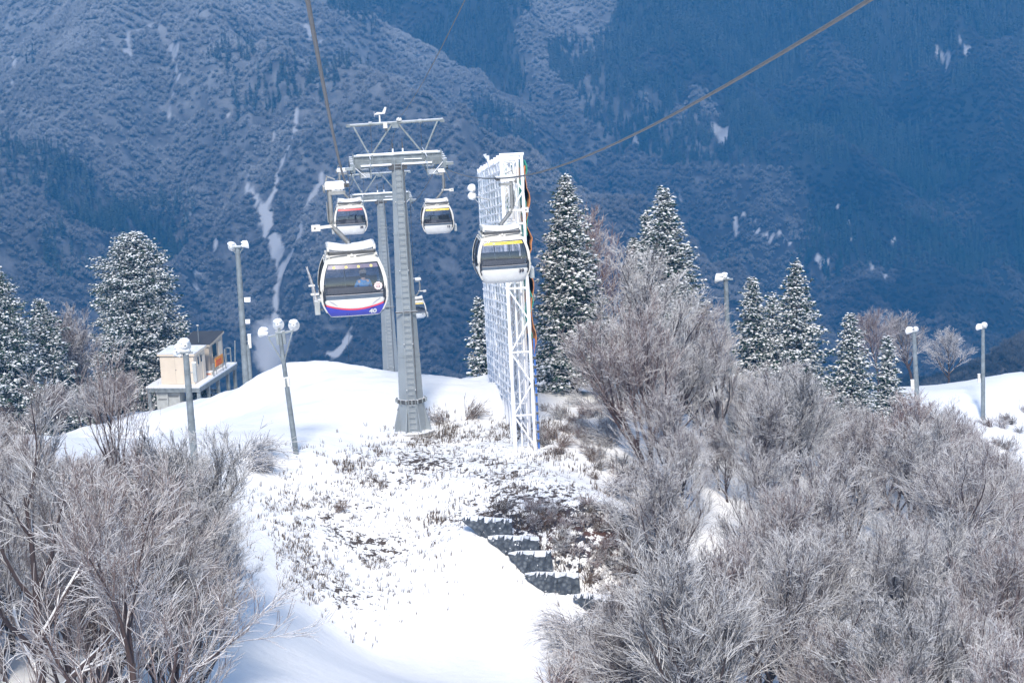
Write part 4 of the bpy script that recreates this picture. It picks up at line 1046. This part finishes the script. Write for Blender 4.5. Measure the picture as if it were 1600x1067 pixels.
lamp_pole('p', 1140,590,1134,436, 140, .20, [(-.42,.05,75,100,1.2),(-.05,.18,20,95,.9)], 'grey floodlight pole rising behind the snowy thicket left of three firs', boxes=((.36,4.55,.2,.7,'machine'),), arms=((-.3,-.03,.45,-.03,.1),))
lamp_pole('p', 1434,645,1428,518, 195, .25, [(-.35,.1,40,95,1.3),(.15,.15,-10,95,1.0)], 'grey floodlight pole at the left edge of the small snow hill', boxes=((-.35,2.6,.3,.9,'offwhite'),), arms=((-.4,-.03,.3,-.03,.1),))
lamp_pole('p', 1536,650,1536,512, 200, .22, [(-.3,.05,40,95,1.2),(.1,.2,-10,95,1.1)], 'grey floodlight pole in the middle of the small snow hill', boxes=((-.38,4.0,.22,.75,'offwhite'),), arms=((-.35,-.03,.3,-.03,.1),))

# ------------------------------------------------------------------ platform with its two huts
DA, DB = P(222,606,174), P(312,609,174); zd = (DA.z+DB.z)/2; DA.z = DB.z = zd
DC = P(371,567,174); DC = DC*(zd/DC.z); 
ux = (DB-DA); Wd = ux.length; ux.normalize(); uy = (DC-DB); Ld = uy.length; uy.normalize()
yawp = math.atan2(uy.y, uy.x)-R(90)
print('deck', Wd, Ld, math.degrees(yawp), DC)
Ld = min(Ld, 13)
pl = empty('steel_platform', (DB.x, DB.y, zd), yawp, 'steel platform on stilts with snow covered deck at the left crest', 'platform')
b = MB(); b.box((-Wd/2, Ld/2, -.12), (Wd, Ld, .16), 'steel_clean'); b.build('deck', pl)
b = MB(); b.box((-Wd/2, Ld/2, .02), (Wd-.06, Ld-.06, .12), 'snow'); b.build('snow_layer', pl)
for i, (x, y) in enumerate([(-.2, .3), (-.2, Ld*.27), (-.2, Ld*.52), (-.2, Ld*.78), (-Wd+.2, .3), (-Wd+.2, Ld*.5), (-Wd+.2, Ld-.3), (-.2, Ld-.3)]):
    w0 = Matrix.Rotation(yawp, 3, 'Z') @ Vector((x, y, 0)); zz = gz(DB.x+w0.x, DB.y+w0.y)-zd-.5
    b = MB(); b.box((x, y, (zz-.2)/2), (.24,.24,-zz-.2), 'steel_clean'); b.box((x-.09, y-.13, (zz-.2)/2), (.06,.03,-zz-.22), 'steel'); b.build('leg', pl)
b = MB()
for y in (.12, Ld*.5, Ld-.15): b.box((-Wd/2, y, -.30), (Wd-.1, .14, .2), 'steel_clean')
for x in (-.12, -Wd+.12): b.box((x, Ld/2, -.31), (.16, Ld-.3, .22), 'steel_clean')
b.build('girder', pl)
b = MB()
for x, y, h in ((-.1,Ld*.40,1.1),(-.1,Ld*.72,1.7),(-.15,Ld-.15,1.9),(-.9,Ld-.1,1.3),(-.5,Ld-.1,1.3)): b.bar((x,y,0),(x+(.12 if h > 1.8 else 0),y,h),.08,'steel')
b.bar((-.9,Ld-.1,1.3),(-.5,Ld-.1,1.3),.06,'steel'); b.bar((-.9,Ld-.1,.8),(-.5,Ld-.1,.8),.05,'steel'); b.build('railing', pl)
mp = Matrix.Translation((DB.x, DB.y, zd)) @ Matrix.Rotation(yawp, 4, 'Z')
def hut(name, x, y, w, d, h0, h1, mt, label, winspec, roofmt, doorspec, frontdoor=False, extra=None):
    """front-right corner at x,y on the deck; h0 height at front, h1 at back (lean-to roof)"""
    t = empty(name, mp @ Vector((x-w/2, y+d/2, .08)), yawp, label, 'hut')
    X, Y = w/2, d/2; b = MB()
    b.add([(-X,-Y,0),(X,-Y,0),(X,Y,0),(-X,Y,0),(-X,-Y,h0),(X,-Y,h0),(X,Y,h1),(-X,Y,h1)], [(0,1,5,4),(1,2,6,5),(2,3,7,6),(3,0,4,7),(4,5,6,7),(0,3,2,1)], mt)
    for k in range(1, 4): b.box((-X+w*k/4, -Y-.004, h0/2), (.02,.015,h0-.1), mt)
    for k in range(1, 5): b.box((X+.004, -Y+d*k/5, (h0+h1)/4+.0), (.015,.02,(h0+h1)/2-.25), mt)
    b.build('wall', t)
    r = MB(); a_ = math.atan2(h1-h0, d); r.box((0,0,(h0+h1)/2+.07), (w+.3, d/math.cos(a_)+.3, .12), roofmt, Matrix.Rotation(a_,3,'X')); ro = r.build('roof', t)
    if roofmt == 'roof' : pass
    f = MB(); f.box((0,-Y-.14,h0+.02),(w+.3,.05,.16),mt); f.box((X+.14,0,(h0+h1)/2+.02),(.05,d/math.cos(a_)+.25,.16),mt,Matrix.Rotation(a_,3,'X')); f.build('fascia', t)
    for (yy, zz, ww, hh) in winspec:
        v = MB(); v.box((X+.02,yy,zz),(.05,ww+.1,hh+.1),mt); fr = v.build('window', t); v = MB(); v.box((X+.045,yy,zz),(.03,ww,hh),'window'); v.build('pane', fr)
    for (yy, ww, hh) in doorspec:
        v = MB(); v.box((X+.02,yy,hh/2+.05),(.05,ww,hh),'cream'); dd = v.build('door', t); v = MB(); v.box((X+.06,yy+ww*.35,hh/2),(.04,.08,.04),'steel_dark'); v.build('handle', dd)
    if frontdoor:
        v = MB(); v.box((-.15,-Y-.015,h0*.46),(1.25,.03,h0*.88),'cream'); v.box((-.15,-Y-.032,h0*.46),(.02,.01,h0*.86),'beige'); dd = v.build('double_door', t); v = MB(); v.box((-.1,-Y-.045,h0*.5),(.05,.03,.10),'steel_dark'); v.build('handle', dd)
    return t
h1_ = hut('utility_hut', -.62, .75, Wd*.62, 2.7, 2.4, 2.5, 'cream', 'cream box hut with double doors at the near end of the platform', [(-.4,1.75,.25,.6),(.3,1.8,.28,.55)], 'machine', [(.95,.6,1.9)], True)
b = MB(); 
for i in range(7): b.ball((rf.uniform(-1,1), rf.uniform(-1.1,1.1), 2.56), rf.uniform(.08,.16), 'snow', 8, (1.6,1,.4), .15)
b.build('snow_cap', h1_)
h2_ = hut('control_hut', -.7, 4.7, Wd*.52, 3.4, 2.35, 2.75, 'beige', 'beige hut with dark sloping roof and side window, behind the cream hut', [(-.5,1.75,.95,1.0)], 'roof', [(.95,.8,2.2)])
b = MB(); b.tube([(.3,-1.5,2.6),(.3,-1.5,4.0)], .035, 'steel_clean', 6); b.ball((.3,-1.5,4.0),.12,'offwhite',8,(1,1,.5)); b.build('mast', h2_)
b = MB(); b.box((0,0,.12),(1.1,.6,.24),'cream'); b.box((0,0,.26),(1.0,.55,.06),'snow'); b.box((0,-.31,.10),(.9,.02,.06),'redtext'); o = b.build('step_box'); o.location = mp @ Vector((-.95,4.5,.08)); o.rotation_euler=(0,0,yawp); tag(o, 'low cream step box on the deck between the two huts', 'step')
sg = empty('warning_sign', mp @ Vector((-.1, Ld*.56, .08)), yawp, 'orange and red sign board standing on the right edge of the platform', 'sign')
b = MB(); b.box((0,0,1.0),(.05,1.9,.75),'orange'); b.build('board', sg); b = MB(); b.box((.035,-.15,.92),(.03,1.2,.45),'signred')
for k in range(5): b.box((.055,-.6+k*.22,.98),(.01,.13,.07),'orange'); b.box((.055,-.6+k*.22,.84),(.01,.15,.05),'orange')
b.build('red_field', sg); b = MB(); b.bar((0,-.8,0),(0,-.8,1.3),.05,'steel'); b.bar((0,.8,0),(0,.8,1.3),.05,'steel'); b.build('post', sg)
for i, (px_, w_, lb) in enumerate(((258,.95,'left grey ribbed machine housing under the snow covered platform'),(276,1.0,'right grey ribbed machine housing under the platform, next to the blue tarpaulin'))):
    q = P(px_, 632, 175.5); zg = gz(q.x, q.y); t = empty('machine_housing', (q.x, q.y, zg-.2), yawp, lb, 'machine', 'machine housings under the platform')
    b = MB(); pr = [(-.5*w_,0),(.5*w_,0),(.5*w_,1.5),(.38*w_,1.75),(0,1.85),(-.38*w_,1.75),(-.5*w_,1.5)]
    vs = [(x,-.5,z) for x,z in pr]+[(x,.7,z) for x,z in pr]; n = 7; b.add(vs, [tuple(range(n)), tuple(range(2*n-1,n-1,-1))]+[(i_,i_+n,(i_+1)%n+n,(i_+1)%n) for i_ in range(n)], 'machine'); b.build('housing', t)
    b = MB(); b.box((0,-.52,.95),(w_*.8,.04,.07),'steel_dark'); b.box((0,-.52,1.3),(w_*.7,.04,.05),'steel'); b.build('louvre', t)
b = MB(); b.ball((0,0,.5),.6,'drum',12,(.9,.8,.9),.06); o = b.build('tarpaulin_bundle'); q = P(290,632,176.5); o.location = (q.x,q.y,gz(q.x,q.y)+.5); tag(o, 'blue tarpaulin bundle under the platform right of the machine housings', 'tarpaulin')

# ------------------------------------------------------------------ stone courses stepping down the cut bank
wl = empty('stone_retaining_wall', hit(800, 850), 0, 'dark blue grey stone retaining wall in five snowy steps beside the piste', 'retaining wall'); wi = Matrix.Translation(-wl.location)
rg_ = random.Random(9)
for kc, (x0,y0,x1,y1,th) in enumerate(((722,812,800,818,25),(762,842,842,846,25),(795,868,862,868,30),(820,900,905,903,27),(895,934,960,938,20))):
    Yk = min(hit(x0+(x1-x0)*q_, y0+(y1-y0)*q_+th*min(1, .5+q_*2)).y for q_ in (.1,.3,.5,.7,.9))-.1; A = P(x0, y0, Yk); B = P(x1, y1, Yk); hgt = th*Yk/FPX
    nu_, nv_ = 18, 5; vs = []; fs = []
    for i in range(nu_+1):
        f = i/nu_; p = A.lerp(B, f); top_ = p.z-.10*(1-min(1, f*4)); k_ = min(1, f/.4+.12); low_ = p.z-hgt*k_-(.5 if k_ >= 1 else .02)
        for j in range(nv_): g = j/(nv_-1); vs.append(wi @ Vector((p.x+rg_.uniform(-.04,.04), Yk+(1-k_)*.35+g*.12+rg_.uniform(-.07,.07)*k_, low_+(top_-low_)*g+rg_.uniform(-.09,.09)*(1 if g > .9 else .4))))
        vs.append(wi @ Vector((p.x, Yk+.75, top_+.04)))
    w5 = nv_+1
    for i in range(nu_):
        for j in range(nv_): fs.append((i*w5+j, (i+1)*w5+j, (i+1)*w5+j+1, i*w5+j+1))
    fs += [tuple(range(w5))[::-1], tuple(nu_*w5+q for q in range(w5))]
    b = MB(); b.add(vs, fs, 'stone', False); b.build('stone_course', wl)
# ------------------------------------------------------------------ conifers
def fir_meshes(seed, H, Rw, bare_base=.06, dense=1.0, snowy=1.0, ex=.68):
    """layered sprays of needles with snow pads; Rw = crown radius at base"""
    rng = np.random.RandomState(seed); V = []; F = []; S = []
    def tri(a, b, c, s): o = len(V); V.extend([a, b, c]); F.append((o, o+1, o+2)); S.extend([s, s, s])
    ico = np.array([(0,0,1),(.894,0,.447),(.276,.851,.447),(-.724,.526,.447),(-.724,-.526,.447),(.276,-.851,.447),(.724,.526,-.447),(-.276,.851,-.447),(-.894,0,-.447),(-.276,-.851,-.447),(.724,-.526,-.447),(0,0,-1)])
    icf = [(0,1,2),(0,2,3),(0,3,4),(0,4,5),(0,5,1),(1,6,2),(2,7,3),(3,8,4),(4,9,5),(5,10,1),(6,7,2),(7,8,3),(8,9,4),(9,10,5),(10,6,1),(11,7,6),(11,8,7),(11,9,8),(11,10,9),(11,6,10)]
    br = []
    nB = int(H*19*dense)
    lob = rng.uniform(0, 6.28, 3)
    for i in range(nB):
        f = (i+rng.rand())/nB; f = f**.95; z = H*(bare_base+(1-bare_base)*f)
        th = i*2.399+rng.uniform(-.3, .3)
        env = 1.12*Rw*(1-f)**ex*(1.0 if f > .12 else .8+.2*f/.12)*(1+.14*math.sin(2*th+lob[0]+f*5)+.12*math.sin(3*th+lob[1]-f*9))+.2
        L = env*rng.uniform(.72, 1.08)*(1+.15*math.sin(th*1+f*14+lob[2])*math.sin(th*2.3-f*23+lob[0])); up = .35*(f-.45)+rng.uniform(-.12, .12)
        d = np.array([math.cos(th), math.sin(th), up]); d /= np.linalg.norm(d); p0 = np.array([0, 0, z])
        br.append((np.array([p0, p0+d*L*.5, p0+d*L+np.array([0, 0, .06*L])]), np.array([.03+.01*L, .02, .008]), 1))
        nc = max(2, int(L/.27)); side = np.array([-math.sin(th), math.cos(th), 0])
        for j in range(nc):
            t_ = (j+.6)/nc; 
            if t_ < .25 and L > 1.2: continue
            spread = .38*L*(1-t_)+.06
            for sgn in ((-1, 0, 1) if spread > .28 else ((-1, 1) if spread > .16 else (0,))):
                c = p0+d*L*t_+side*sgn*spread*rng.uniform(.5, 1.1)+np.array([0, 0, rng.uniform(-.28, .16)])
                s = rng.uniform(.15, .27)*(1.1-.25*f)
                out = d+side*sgn*.6; out /= np.linalg.norm(out)
                for k in range(12):            # needles sprays: narrow hanging and outward blades
                    q = rng.normal(0, 1, 3); q[2] = -abs(q[2])*.55+.15; q = q+out*.8; q /= np.linalg.norm(q); e = np.cross(q, rng.normal(0, 1, 3)); e /= np.linalg.norm(e)+1e-6
                    l_ = s*rng.uniform(.9, 1.7); tri(c-e*s*.20, c+e*s*.20, c+q*l_, rng.uniform(-.1, .3) if rng.rand() < .66 else rng.uniform(.45, .9))
                if rng.rand() < .72*snowy:
                    pad = ico*np.array([1, 1, .66])*s*rng.uniform(.3, .62)*(1+rng.uniform(-.35, .35, (12, 1)))+c+out*s*.35+np.array([0, 0, s*.16])
                    o = len(V); V.extend(list(pad)); F.extend([(a+o, b+o, c_+o) for a, b, c_ in icf]); S.extend([.95 if v[2] > -.2 else .25 for v in ico])
    br.append((np.array([[0,0,-.6],[0,0,H*.5],[0,0,H*.98]]), np.array([.016*H+.05, .011*H, .02]), 0))
    tv, tf = tubes(br, 4)
    return npmesh('trunk', tv, tf, [M['bark']]), npmesh('crown', np.array(V), np.array(F), [M['needles']], False, attrs={'snow': ('POINT', S)})
def conifer(px, py, D, wpx, seed, label, group='snow laden firs', **kw):
    top = P(px, py, D); zb = gz(top.x, top.y); H = max(top.z-zb, 3.0); Rw = wpx*D/FPX/2
    tm, cm = fir_meshes(seed, H, Rw, **kw)
    t = empty('fir_tree', (top.x, top.y, zb), random.Random(seed).uniform(0, 6), label, 'fir tree', group)
    link('trunk', tm, t); link('crown', cm, t); return t
conifer(205,365,184,205, 11, 'broad snow dusted fir behind the platform with the huts', dense=1.6, snowy=.9, ex=.45)
conifer(-8,420,158,190, 12, 'dark snowy fir cut off by the left edge of the photo', dense=1.3, snowy=.6)
conifer(62,468,166,150, 13, 'smaller fir right beside the one at the left edge', dense=1.3, snowy=.65)
conifer(883,274,130,150, 14, 'tallest narrow fir just right of the lattice fence', dense=1.25)
conifer(1037,294,146,150, 15, 'tall fir above the broad bare tree, with a paler small fir leaning on it', dense=1.2)
conifer(990,372,149,70, 16, 'pale slim fir on the left flank of the tall fir above the bare tree', dense=1.2)
conifer(1010,330,151,60, 26, 'slender pale fir tip between the pale slim fir and the tall one', dense=1.1)
conifer(1175,433,150,85, 17, 'fir just right of the lamp pole behind the thicket', bare_base=.02)
conifer(1206,460,156,58, 18, 'short fir between two taller ones right of the lamp pole')
conifer(1243,409,149,112, 19, 'tallest fir of the group right of the lamp pole')
conifer(1328,490,152,92, 20, 'dark fir alone in the gap, between the group of firs and the small round one')
conifer(1387,526,155,62, 21, 'small round topped fir left of the small snow hill')
conifer(1625,655,172,75, 22, 'fir cut off by the right edge below the small snow hill')
conifer(748,465,152,50, 23, 'slim fir mostly hidden behind the lattice fence')
conifer(1295,590,150,45, 24, 'low snowy young fir at the foot of the dark lone fir')

# ------------------------------------------------------------------ bare trees
H0 = 7.5
KIND = []
for i, kw in enumerate([dict(nl=13, spread=.62, up=.45), dict(nl=12, spread=.5, up=.5), dict(nl=11, spread=.75, up=.5), dict(nl=8, spread=.5, up=.5, multi=3, dens=.9),
                        dict(nl=13, spread=.68, up=.35), dict(nl=10, spread=.45, up=.6, multi=2), dict(nl=12, spread=.85, up=.55)]):
    KIND.append(bare_meshes(40+i, H0, 'twig', rk=1.45, twig=.0068, **kw))
KRED = [bare_meshes(70, H0, 'twigred', nl=12, spread=.5, up=.5, twig=.007), bare_meshes(71, H0, 'twigred', nl=9, spread=.55, up=.5, multi=3, twig=.007)]
BIG = [bare_meshes(80, 9.5, 'twig', nl=10, rk=1.6, spread=.85, up=.3, dens=.95, twig=.0075), bare_meshes(81, 9.5, 'twig', nl=9, rk=1.7, spread=.9, up=.28, twig=.0075), bare_meshes(82, 10.5, 'twig', nl=13, spread=.42, up=.6, dens=.62, twig=.0075)]
def bare(meshes, x, y, h, href, label, group, seed=0, sink=0.0, wide=1.0):
    r_ = random.Random(seed); h = h+sink; t = empty('bare_tree', (x, y, gz(x, y)-sink), r_.uniform(0, 6.28), label, 'bare tree', group)
    s_ = h/href; t.scale = (s_*wide, s_*wide, s_)
    link('trunk', meshes[0], t); link('crown', meshes[1], t); return t
def bare_px(meshes, px, py, D, href, label, group, seed=0, wide=1.0, minh=2.5, sink=0.0):
    top = P(px, py, D); h = max(top.z-gz(top.x, top.y), minh); return bare(meshes, top.x, top.y, h*1.0, href, label, group, seed, sink*h, wide)
bare_px(KIND[6], 1008, 425, 127, H0, 'broad spreading bare tree with white branches, right of the tallest narrow fir', 'large bare trees', 1, 1.15)
bare_px(KRED[0], 935, 372, 141, H0, 'pinkish bare tree between the tallest narrow fir and the tall fir', 'large bare trees', 2)
bare_px(KIND[4], 1082, 492, 134, H0, 'bare tree with drooping white twigs left of the lamp pole behind the thicket', 'large bare trees', 3, 1.2)
bare_px(KIND[0], 1425, 498, 216, H0, 'rounded bare tree standing behind the lamp pole at the left edge of the snow hill', 'large bare trees', 4, 1.2)
bare_px(KIND[4], 1480, 526, 222, H0, 'bare tree on the skyline of the small snow hill, right of a rounded one', 'large bare trees', 5, 1.3)
bare_px(KRED[0], 1370, 505, 205, H0, 'brownish bare tree behind the small round topped fir', 'large bare trees', 6, 1.2)
bare_px(KRED[1], 108, 500, 172, H0, 'pale pinkish bare tree between the left firs and the broad fir', 'large bare trees', 7, .9)
bare_px(KIND[3], 130, 560, 176, H0, 'low greyish bare tree filling the gap left of the broad fir', 'large bare trees', 8, 1.1)
bare_px(BIG[2], 195, 598, 80, 10.5, 'slim upright bare tree rising in front of the left snow slope', 'large bare trees', 9, .8)
bare_px(BIG[0], 50, 715, 62, 9.5, 'gnarled snow laden tree at the bottom left corner', 'large bare trees', 10, 1.0, sink=.1)
bare_px(BIG[1], 170, 850, 56, 9.5, 'low tree with thick snow lined boughs at the bottom edge', 'large bare trees', 11, 1.0, sink=.15)
bare_px(KIND[4], 1060, 690, 110, H0, 'upright bare tree with dark stems near the stone steps', 'large bare trees', 12)
bare_px(KIND[1], 1120, 665, 117, H0, 'dense bare tree with brownish tip in the middle of the right thicket', 'large bare trees', 13)
for k_, (ki, px, py, D, lb, gp) in enumerate(((0,1108,640,128,'bare tree just below and right of the broad white bare tree','single trees in the right thicket'),(2,1135,700,116,'open bare tree in the middle left of the right thicket','single trees in the right thicket'),
        (5,1150,600,140,'bare tree left of the firs on the upper rim of the right thicket','single trees in the right thicket'),
        (0,290,745,97,'bare tree in front of the thick floodlight pole foot','single trees at the edge of the left thicket'),(2,335,850,91,'rounded bare tree at the right edge of the left thicket','single trees at the edge of the left thicket'),
        (4,362,925,86,'bare tree at the lower right end of the left thicket','single trees at the edge of the left thicket'),(1,250,900,80,'fine twigged bare tree low in the left thicket','single trees at the edge of the left thicket'))):
    bare_px(KIND[ki], px, py, D, H0, lb, gp, 900+k_, 1.2, sink=.12)
rt = random.Random(21)
def scatter(n, inside, mind, ylo, yhi, xlo, xhi, tries=20000):
    out = []
    for _ in range(tries):
        if len(out) >= n: break
        x, y = rt.uniform(xlo, xhi), rt.uniform(ylo, yhi)
        if not inside(x, y): continue
        if any((x-a)**2+(y-b_)**2 < mind**2 for a, b_ in out): continue
        out.append((x, y))
    return sorted(out, key=lambda q: q[1])
def edgeR(y): return float(np.interp(y, [60,84,92,100,104,110,122,132,142,160,175,190], [2.0,2.6,4.2,5.6,6.4,6.2,6.0,5.5,5.5,15,26,35]))
def inR(x, y):
    if x < edgeR(y) or x > .245*y+3: return False
    if y > 172: return False
    return True
def treeline(px): return float(np.interp(px, [850,900,930,1000,1100,1150,1250,1350,1430,1500,1600], [640,600,560,490,530,560,592,628,655,655,770]))
spots = scatter(230, inR, 3.9, 70, 172, 0, 44)
ntr = 0
LW = ['near', 'middle', 'far']
for i, (x, y) in enumerate(spots):
    zb = gz(x, y); h = rt.uniform(5, 8.5)
    px, py = project(x, y, zb+h)
    lim = treeline(float(px))
    if py < lim:
        h2 = None
        for hh in np.arange(h, 1.5, -.3):
            a_, b_ = project(x, y, zb+hh)
            if b_ > lim+rt.uniform(0, 25): h2 = hh; break
        if h2 is None or h2 < 2.2: continue
        h = h2
    if py > 1090 or px > 1700: continue
    red = rt.random() < .08; ms = rt.choice(KRED if red else KIND)
    # leave the stone steps and the groomed run in view
    if y < 108 and x < edgeR(y)+1.2: h = min(h, 3.6)
    px, py = project(x, y, zb+h*.6); px = float(px); py = float(py)
    where = ('along the upper rim of the right thicket' if py < 700 else 'at the left edge of the right thicket beside the piste' if px < 1010 else
             'in the lower right corner of the thicket' if px > 1330 and py > 880 else 'at the bottom of the right thicket' if py > 880 else 'in the right thicket below the snow hill' if px > 1330 else 'in the middle of the right thicket')
    ex_, _ = project(x-.24*h, y, zb+h*.6)
    if float(ex_) < float(np.interp(py, [600,700,800,880,960,1067], [885,905,950,985,980,915])): continue
    bare(ms, x, y, h, H0, ('reddish bare tree ' if red else 'snowy bare tree ')+where, ('reddish trees ' if red else 'snowy trees ')+where, i, .12*h, rt.uniform(1.0, 1.3)); ntr += 1
def edgeL(y): return float(np.interp(y, [60,80,90,98,104,108,120], [-5.5,-8.0,-9.8,-11.3,-14.2,-17,-24]))
def inL(x, y): return -.26*y-2 < x < edgeL(y)-.8
sl = scatter(90, inL, 2.75, 66, 112, -32, -4)
def lineL(px): return float(np.interp(px, [0,100,200,250,330,400,440,470], [655,712,705,690,760,830,930,1067]))
for i, (x, y) in enumerate(sl):
    zb = gz(x, y); h = rt.uniform(4.5, 7.0)
    for hh in np.arange(h, 1.2, -.3):
        a_, b_ = project(x, y, zb+hh); h = hh
        if b_ > lineL(float(a_)): break
    if h < 1.9: continue
    a_, b_ = project(x, y, zb+h)
    if b_ > 1085: continue
    red = rt.random() < .12; ex_, ey_ = project(x+.20*h, y, zb+h*.6)
    if float(ex_) > float(np.interp(float(ey_), [690,740,830,900,1000,1067], [310,355,415,420,455,480])): continue
    bare(rt.choice(KRED if red else KIND), x, y, h, H0, 'thin reddish bare tree in the thicket left of the snow slope' if red else 'bare tree with snow lined branches in the thicket left of the snow slope',
         'reddish trees in the left thicket' if red else 'snowy trees in the left thicket', 500+i, .14*h, rt.uniform(.95, 1.15)); ntr += 1
ss = scatter(34, lambda x, y: True, 2.0, 150, 176, -46, -29)
for i, (x, y) in enumerate(ss):
    zb = gz(x, y); a_, b_ = project(x, y, zb)
    if not (-60 < a_ < 235) or b_ < 0: continue
    bare(rt.choice(KRED+KIND[:2]), x, y, rt.uniform(2.0, 3.4), H0, 'low brownish bare tree along the foot of the left firs', 'low trees below the left firs', 700+i, 0, 1.3); ntr += 1
print('bare trees', ntr)

# ------------------------------------------------------------------ shrubs: bent, snow-weighted stems
def shrub_mesh(seed, n, L, lean, mt='twig', rad=.012, flat=.5):
    rng = np.random.RandomState(seed); br = []
    for i in range(n):
        th = rng.uniform(0, 6.28); p = np.array([rng.normal(0, .18), rng.normal(0, .18), -.05]); d = np.array([math.cos(th)*flat+lean[0], math.sin(th)*flat+lean[1], 1.]); d /= np.linalg.norm(d)
        l_ = L*rng.uniform(.4, 1); pts = [p]
        for k in range(5):
            d = d+np.array([lean[0]*.12, lean[1]*.12, -.14])+rng.normal(0, .08, 3); d /= np.linalg.norm(d); p = p+d*l_/5; pts.append(p)
        pts = np.array(pts); br.append((pts, np.linspace(rad*1.3, rad*.7, 6), 2))
        for k in range(4):
            j = rng.randint(1, 5); q = pts[j]; e = (pts[j]-pts[j-1])/np.linalg.norm(pts[j]-pts[j-1])+rng.normal(0, .45, 3); e /= np.linalg.norm(e)
            br.append((np.array([q, q+e*l_*.18, q+e*l_*.34+np.array([0, 0, -.02])]), np.array([rad*.8, rad*.7, rad*.6]), 3))
    return npmesh('shrub', *tubes(br), [M[mt]])
SH = [shrub_mesh(90, 42, 1.9, (.9,.0), 'twig', .013), shrub_mesh(91, 34, 1.3, (-.3,.1), 'twig'), shrub_mesh(92, 40, 1.1, (0,0), 'twigred'), shrub_mesh(93, 46, 1.2, (.1,-.2), 'grass'), shrub_mesh(94, 40, 1.5, (.5,0), 'grass')]
def shrub(k, px, py, sc, label, group, rz=None, kind='shrub'):
    p = hit(px, py); o = link(kind, SH[k]); o.location = p; o.scale = (sc, sc, sc); o.rotation_euler = (0, 0, rz if rz is not None else rt.uniform(0, 6.28)); tag(o, label, 'shrub', group); return o
for k, px, py, sc, lb in ((0,385,715,1.35,'wind bent snowy shrub left of the leaning floodlight pole'),(0,392,735,1.1,'lower bent shrub beneath the wind bent one'),(1,420,740,.9,'small tangled shrub below the leaning floodlight pole'),
                          (1,690,660,1.0,'grey twiggy shrub just right of the tower foot'),(4,735,655,1.0,'dry shrub between the tower foot and the lattice fence'),(3,782,800,.9,'dark grassy tuft above the top stone course'),
                          (4,528,800,.55,'lone tan tuft of dry grass in the open snow'),(1,880,655,1.1,'twiggy shrub right of the foot of the lattice fence')):
    shrub(k, px, py, sc, lb, 'shrubs standing alone on the snow', rt.uniform(-.3, .3))
def scat_px(n, poly, kinds, s0, s1, label, group):
    xs = [p[0] for p in poly]; ys = [p[1] for p in poly]; c = 0
    while c < n:
        px, py = rt.uniform(min(xs), max(xs)), rt.uniform(min(ys), max(ys))
        if not poly_mask(np.array([px]), np.array([py]), poly)[0]: continue
        shrub(rt.choice(kinds), px, py, rt.uniform(s0, s1), label, group); c += 1
scat_px(46, [(800,800),(955,790),(1010,870),(1010,960),(950,940),(905,915),(870,850),(800,830)], [1,2,3,2], .45, .85, 'tangled snow dusted shrub on the brown bank right of the stone steps', 'shrubs on the bank by the stone steps')
scat_px(22, [(840,640),(905,650),(950,760),(960,790),(900,720),(850,700)], [3,4,2], .45, .9, 'dry tan shrub on the slope between the lattice fence and the thicket', 'dry shrubs beside the thicket')
scat_px(34, [(870,1000),(980,950),(1010,1070),(870,1080)], [1,2,0], .8, 1.5, 'snowy shrub at the bottom edge where the piste meets the right thicket', 'shrubs at the lower edge of the piste')
scat_px(26, [(955,790),(1030,780),(1050,960),(1000,960),(1010,870)], [1,2,0,1], .8, 1.5, 'grey shrub between the brown bank and the right thicket', 'shrubs along the thicket edge')
scat_px(16, [(900,650),(960,650),(1000,780),(950,780)], [1,2,0,1], .7, 1.4, 'twiggy shrub along the upper left edge of the right thicket', 'shrubs along the upper thicket edge')
scat_px(9, [(930,600),(1000,640),(960,700),(930,690),(900,640)], [1,0], .8, 1.3, 'snow bent shrub below the broad bare tree', 'shrubs below the broad bare tree')
scat_px(8, [(1540,660),(1600,640),(1600,740),(1560,710)], [1,3], .8, 1.3, 'shrub on the right shoulder of the small snow hill', 'shrubs on the small snow hill')

# dead grass poking through the bank: uncountable blades
rb = np.random.RandomState(12); V = []; F = []; o_ = 0
bx = rb.uniform(-16, 8, 60000); by = rb.uniform(95, 135, 60000)
bi = np.clip(np.searchsorted(gy, by), 0, len(gy)-1); bj = np.clip(np.searchsorted(gx, bx), 0, len(gx)-1)
mk = (bank[bi, bj]**1.5 > rb.rand(len(bx))) & ((fbm(bx, by, 3, .55)+.35*fbm(bx+40, by, 2, .12) > .16) | (rb.rand(len(bx)) < .13))
ms_ = poly_mask(bx, by, SCRUB); keep = (mk & (rb.rand(len(bx)) < .5)) | (ms_ & (rb.rand(len(bx)) < .5))
bx, by = bx[keep], by[keep]; bz = ground(bx, by)+.0; n = len(bx)
for rep in range(3):
    th = rb.normal(-.4, 1.2, n); L_ = rb.uniform(.12, .38, n); ex = rb.uniform(.2, .9, n)
    p0 = np.stack([bx+rb.normal(0,.06,n), by+rb.normal(0,.06,n), bz-.05], -1); tip = p0+np.stack([np.cos(th)*L_*ex, np.sin(th)*L_*ex, L_*1.0], -1)
    w_ = np.stack([-np.sin(th), np.cos(th), th*0], -1)*.016
    up_ = np.array([0,0,.02]); mid = (p0+tip)/2+np.array([0,0,.05])
    Q = np.stack([p0-w_, p0+w_, mid+w_*.8, mid-w_*.8, tip], 1).reshape(-1, 3); V.append(Q)
    i = np.arange(n)*5+o_; F.append(np.concatenate([np.stack([i,i+1,i+2],-1), np.stack([i,i+2,i+3],-1), np.stack([i+3,i+2,i+4],-1)])); o_ += n*5
tag(link('dry_grass', npmesh('dry_grass', np.concatenate(V), np.concatenate(F), [M['grass']], False)), kind='stuff')
print('grass', n)
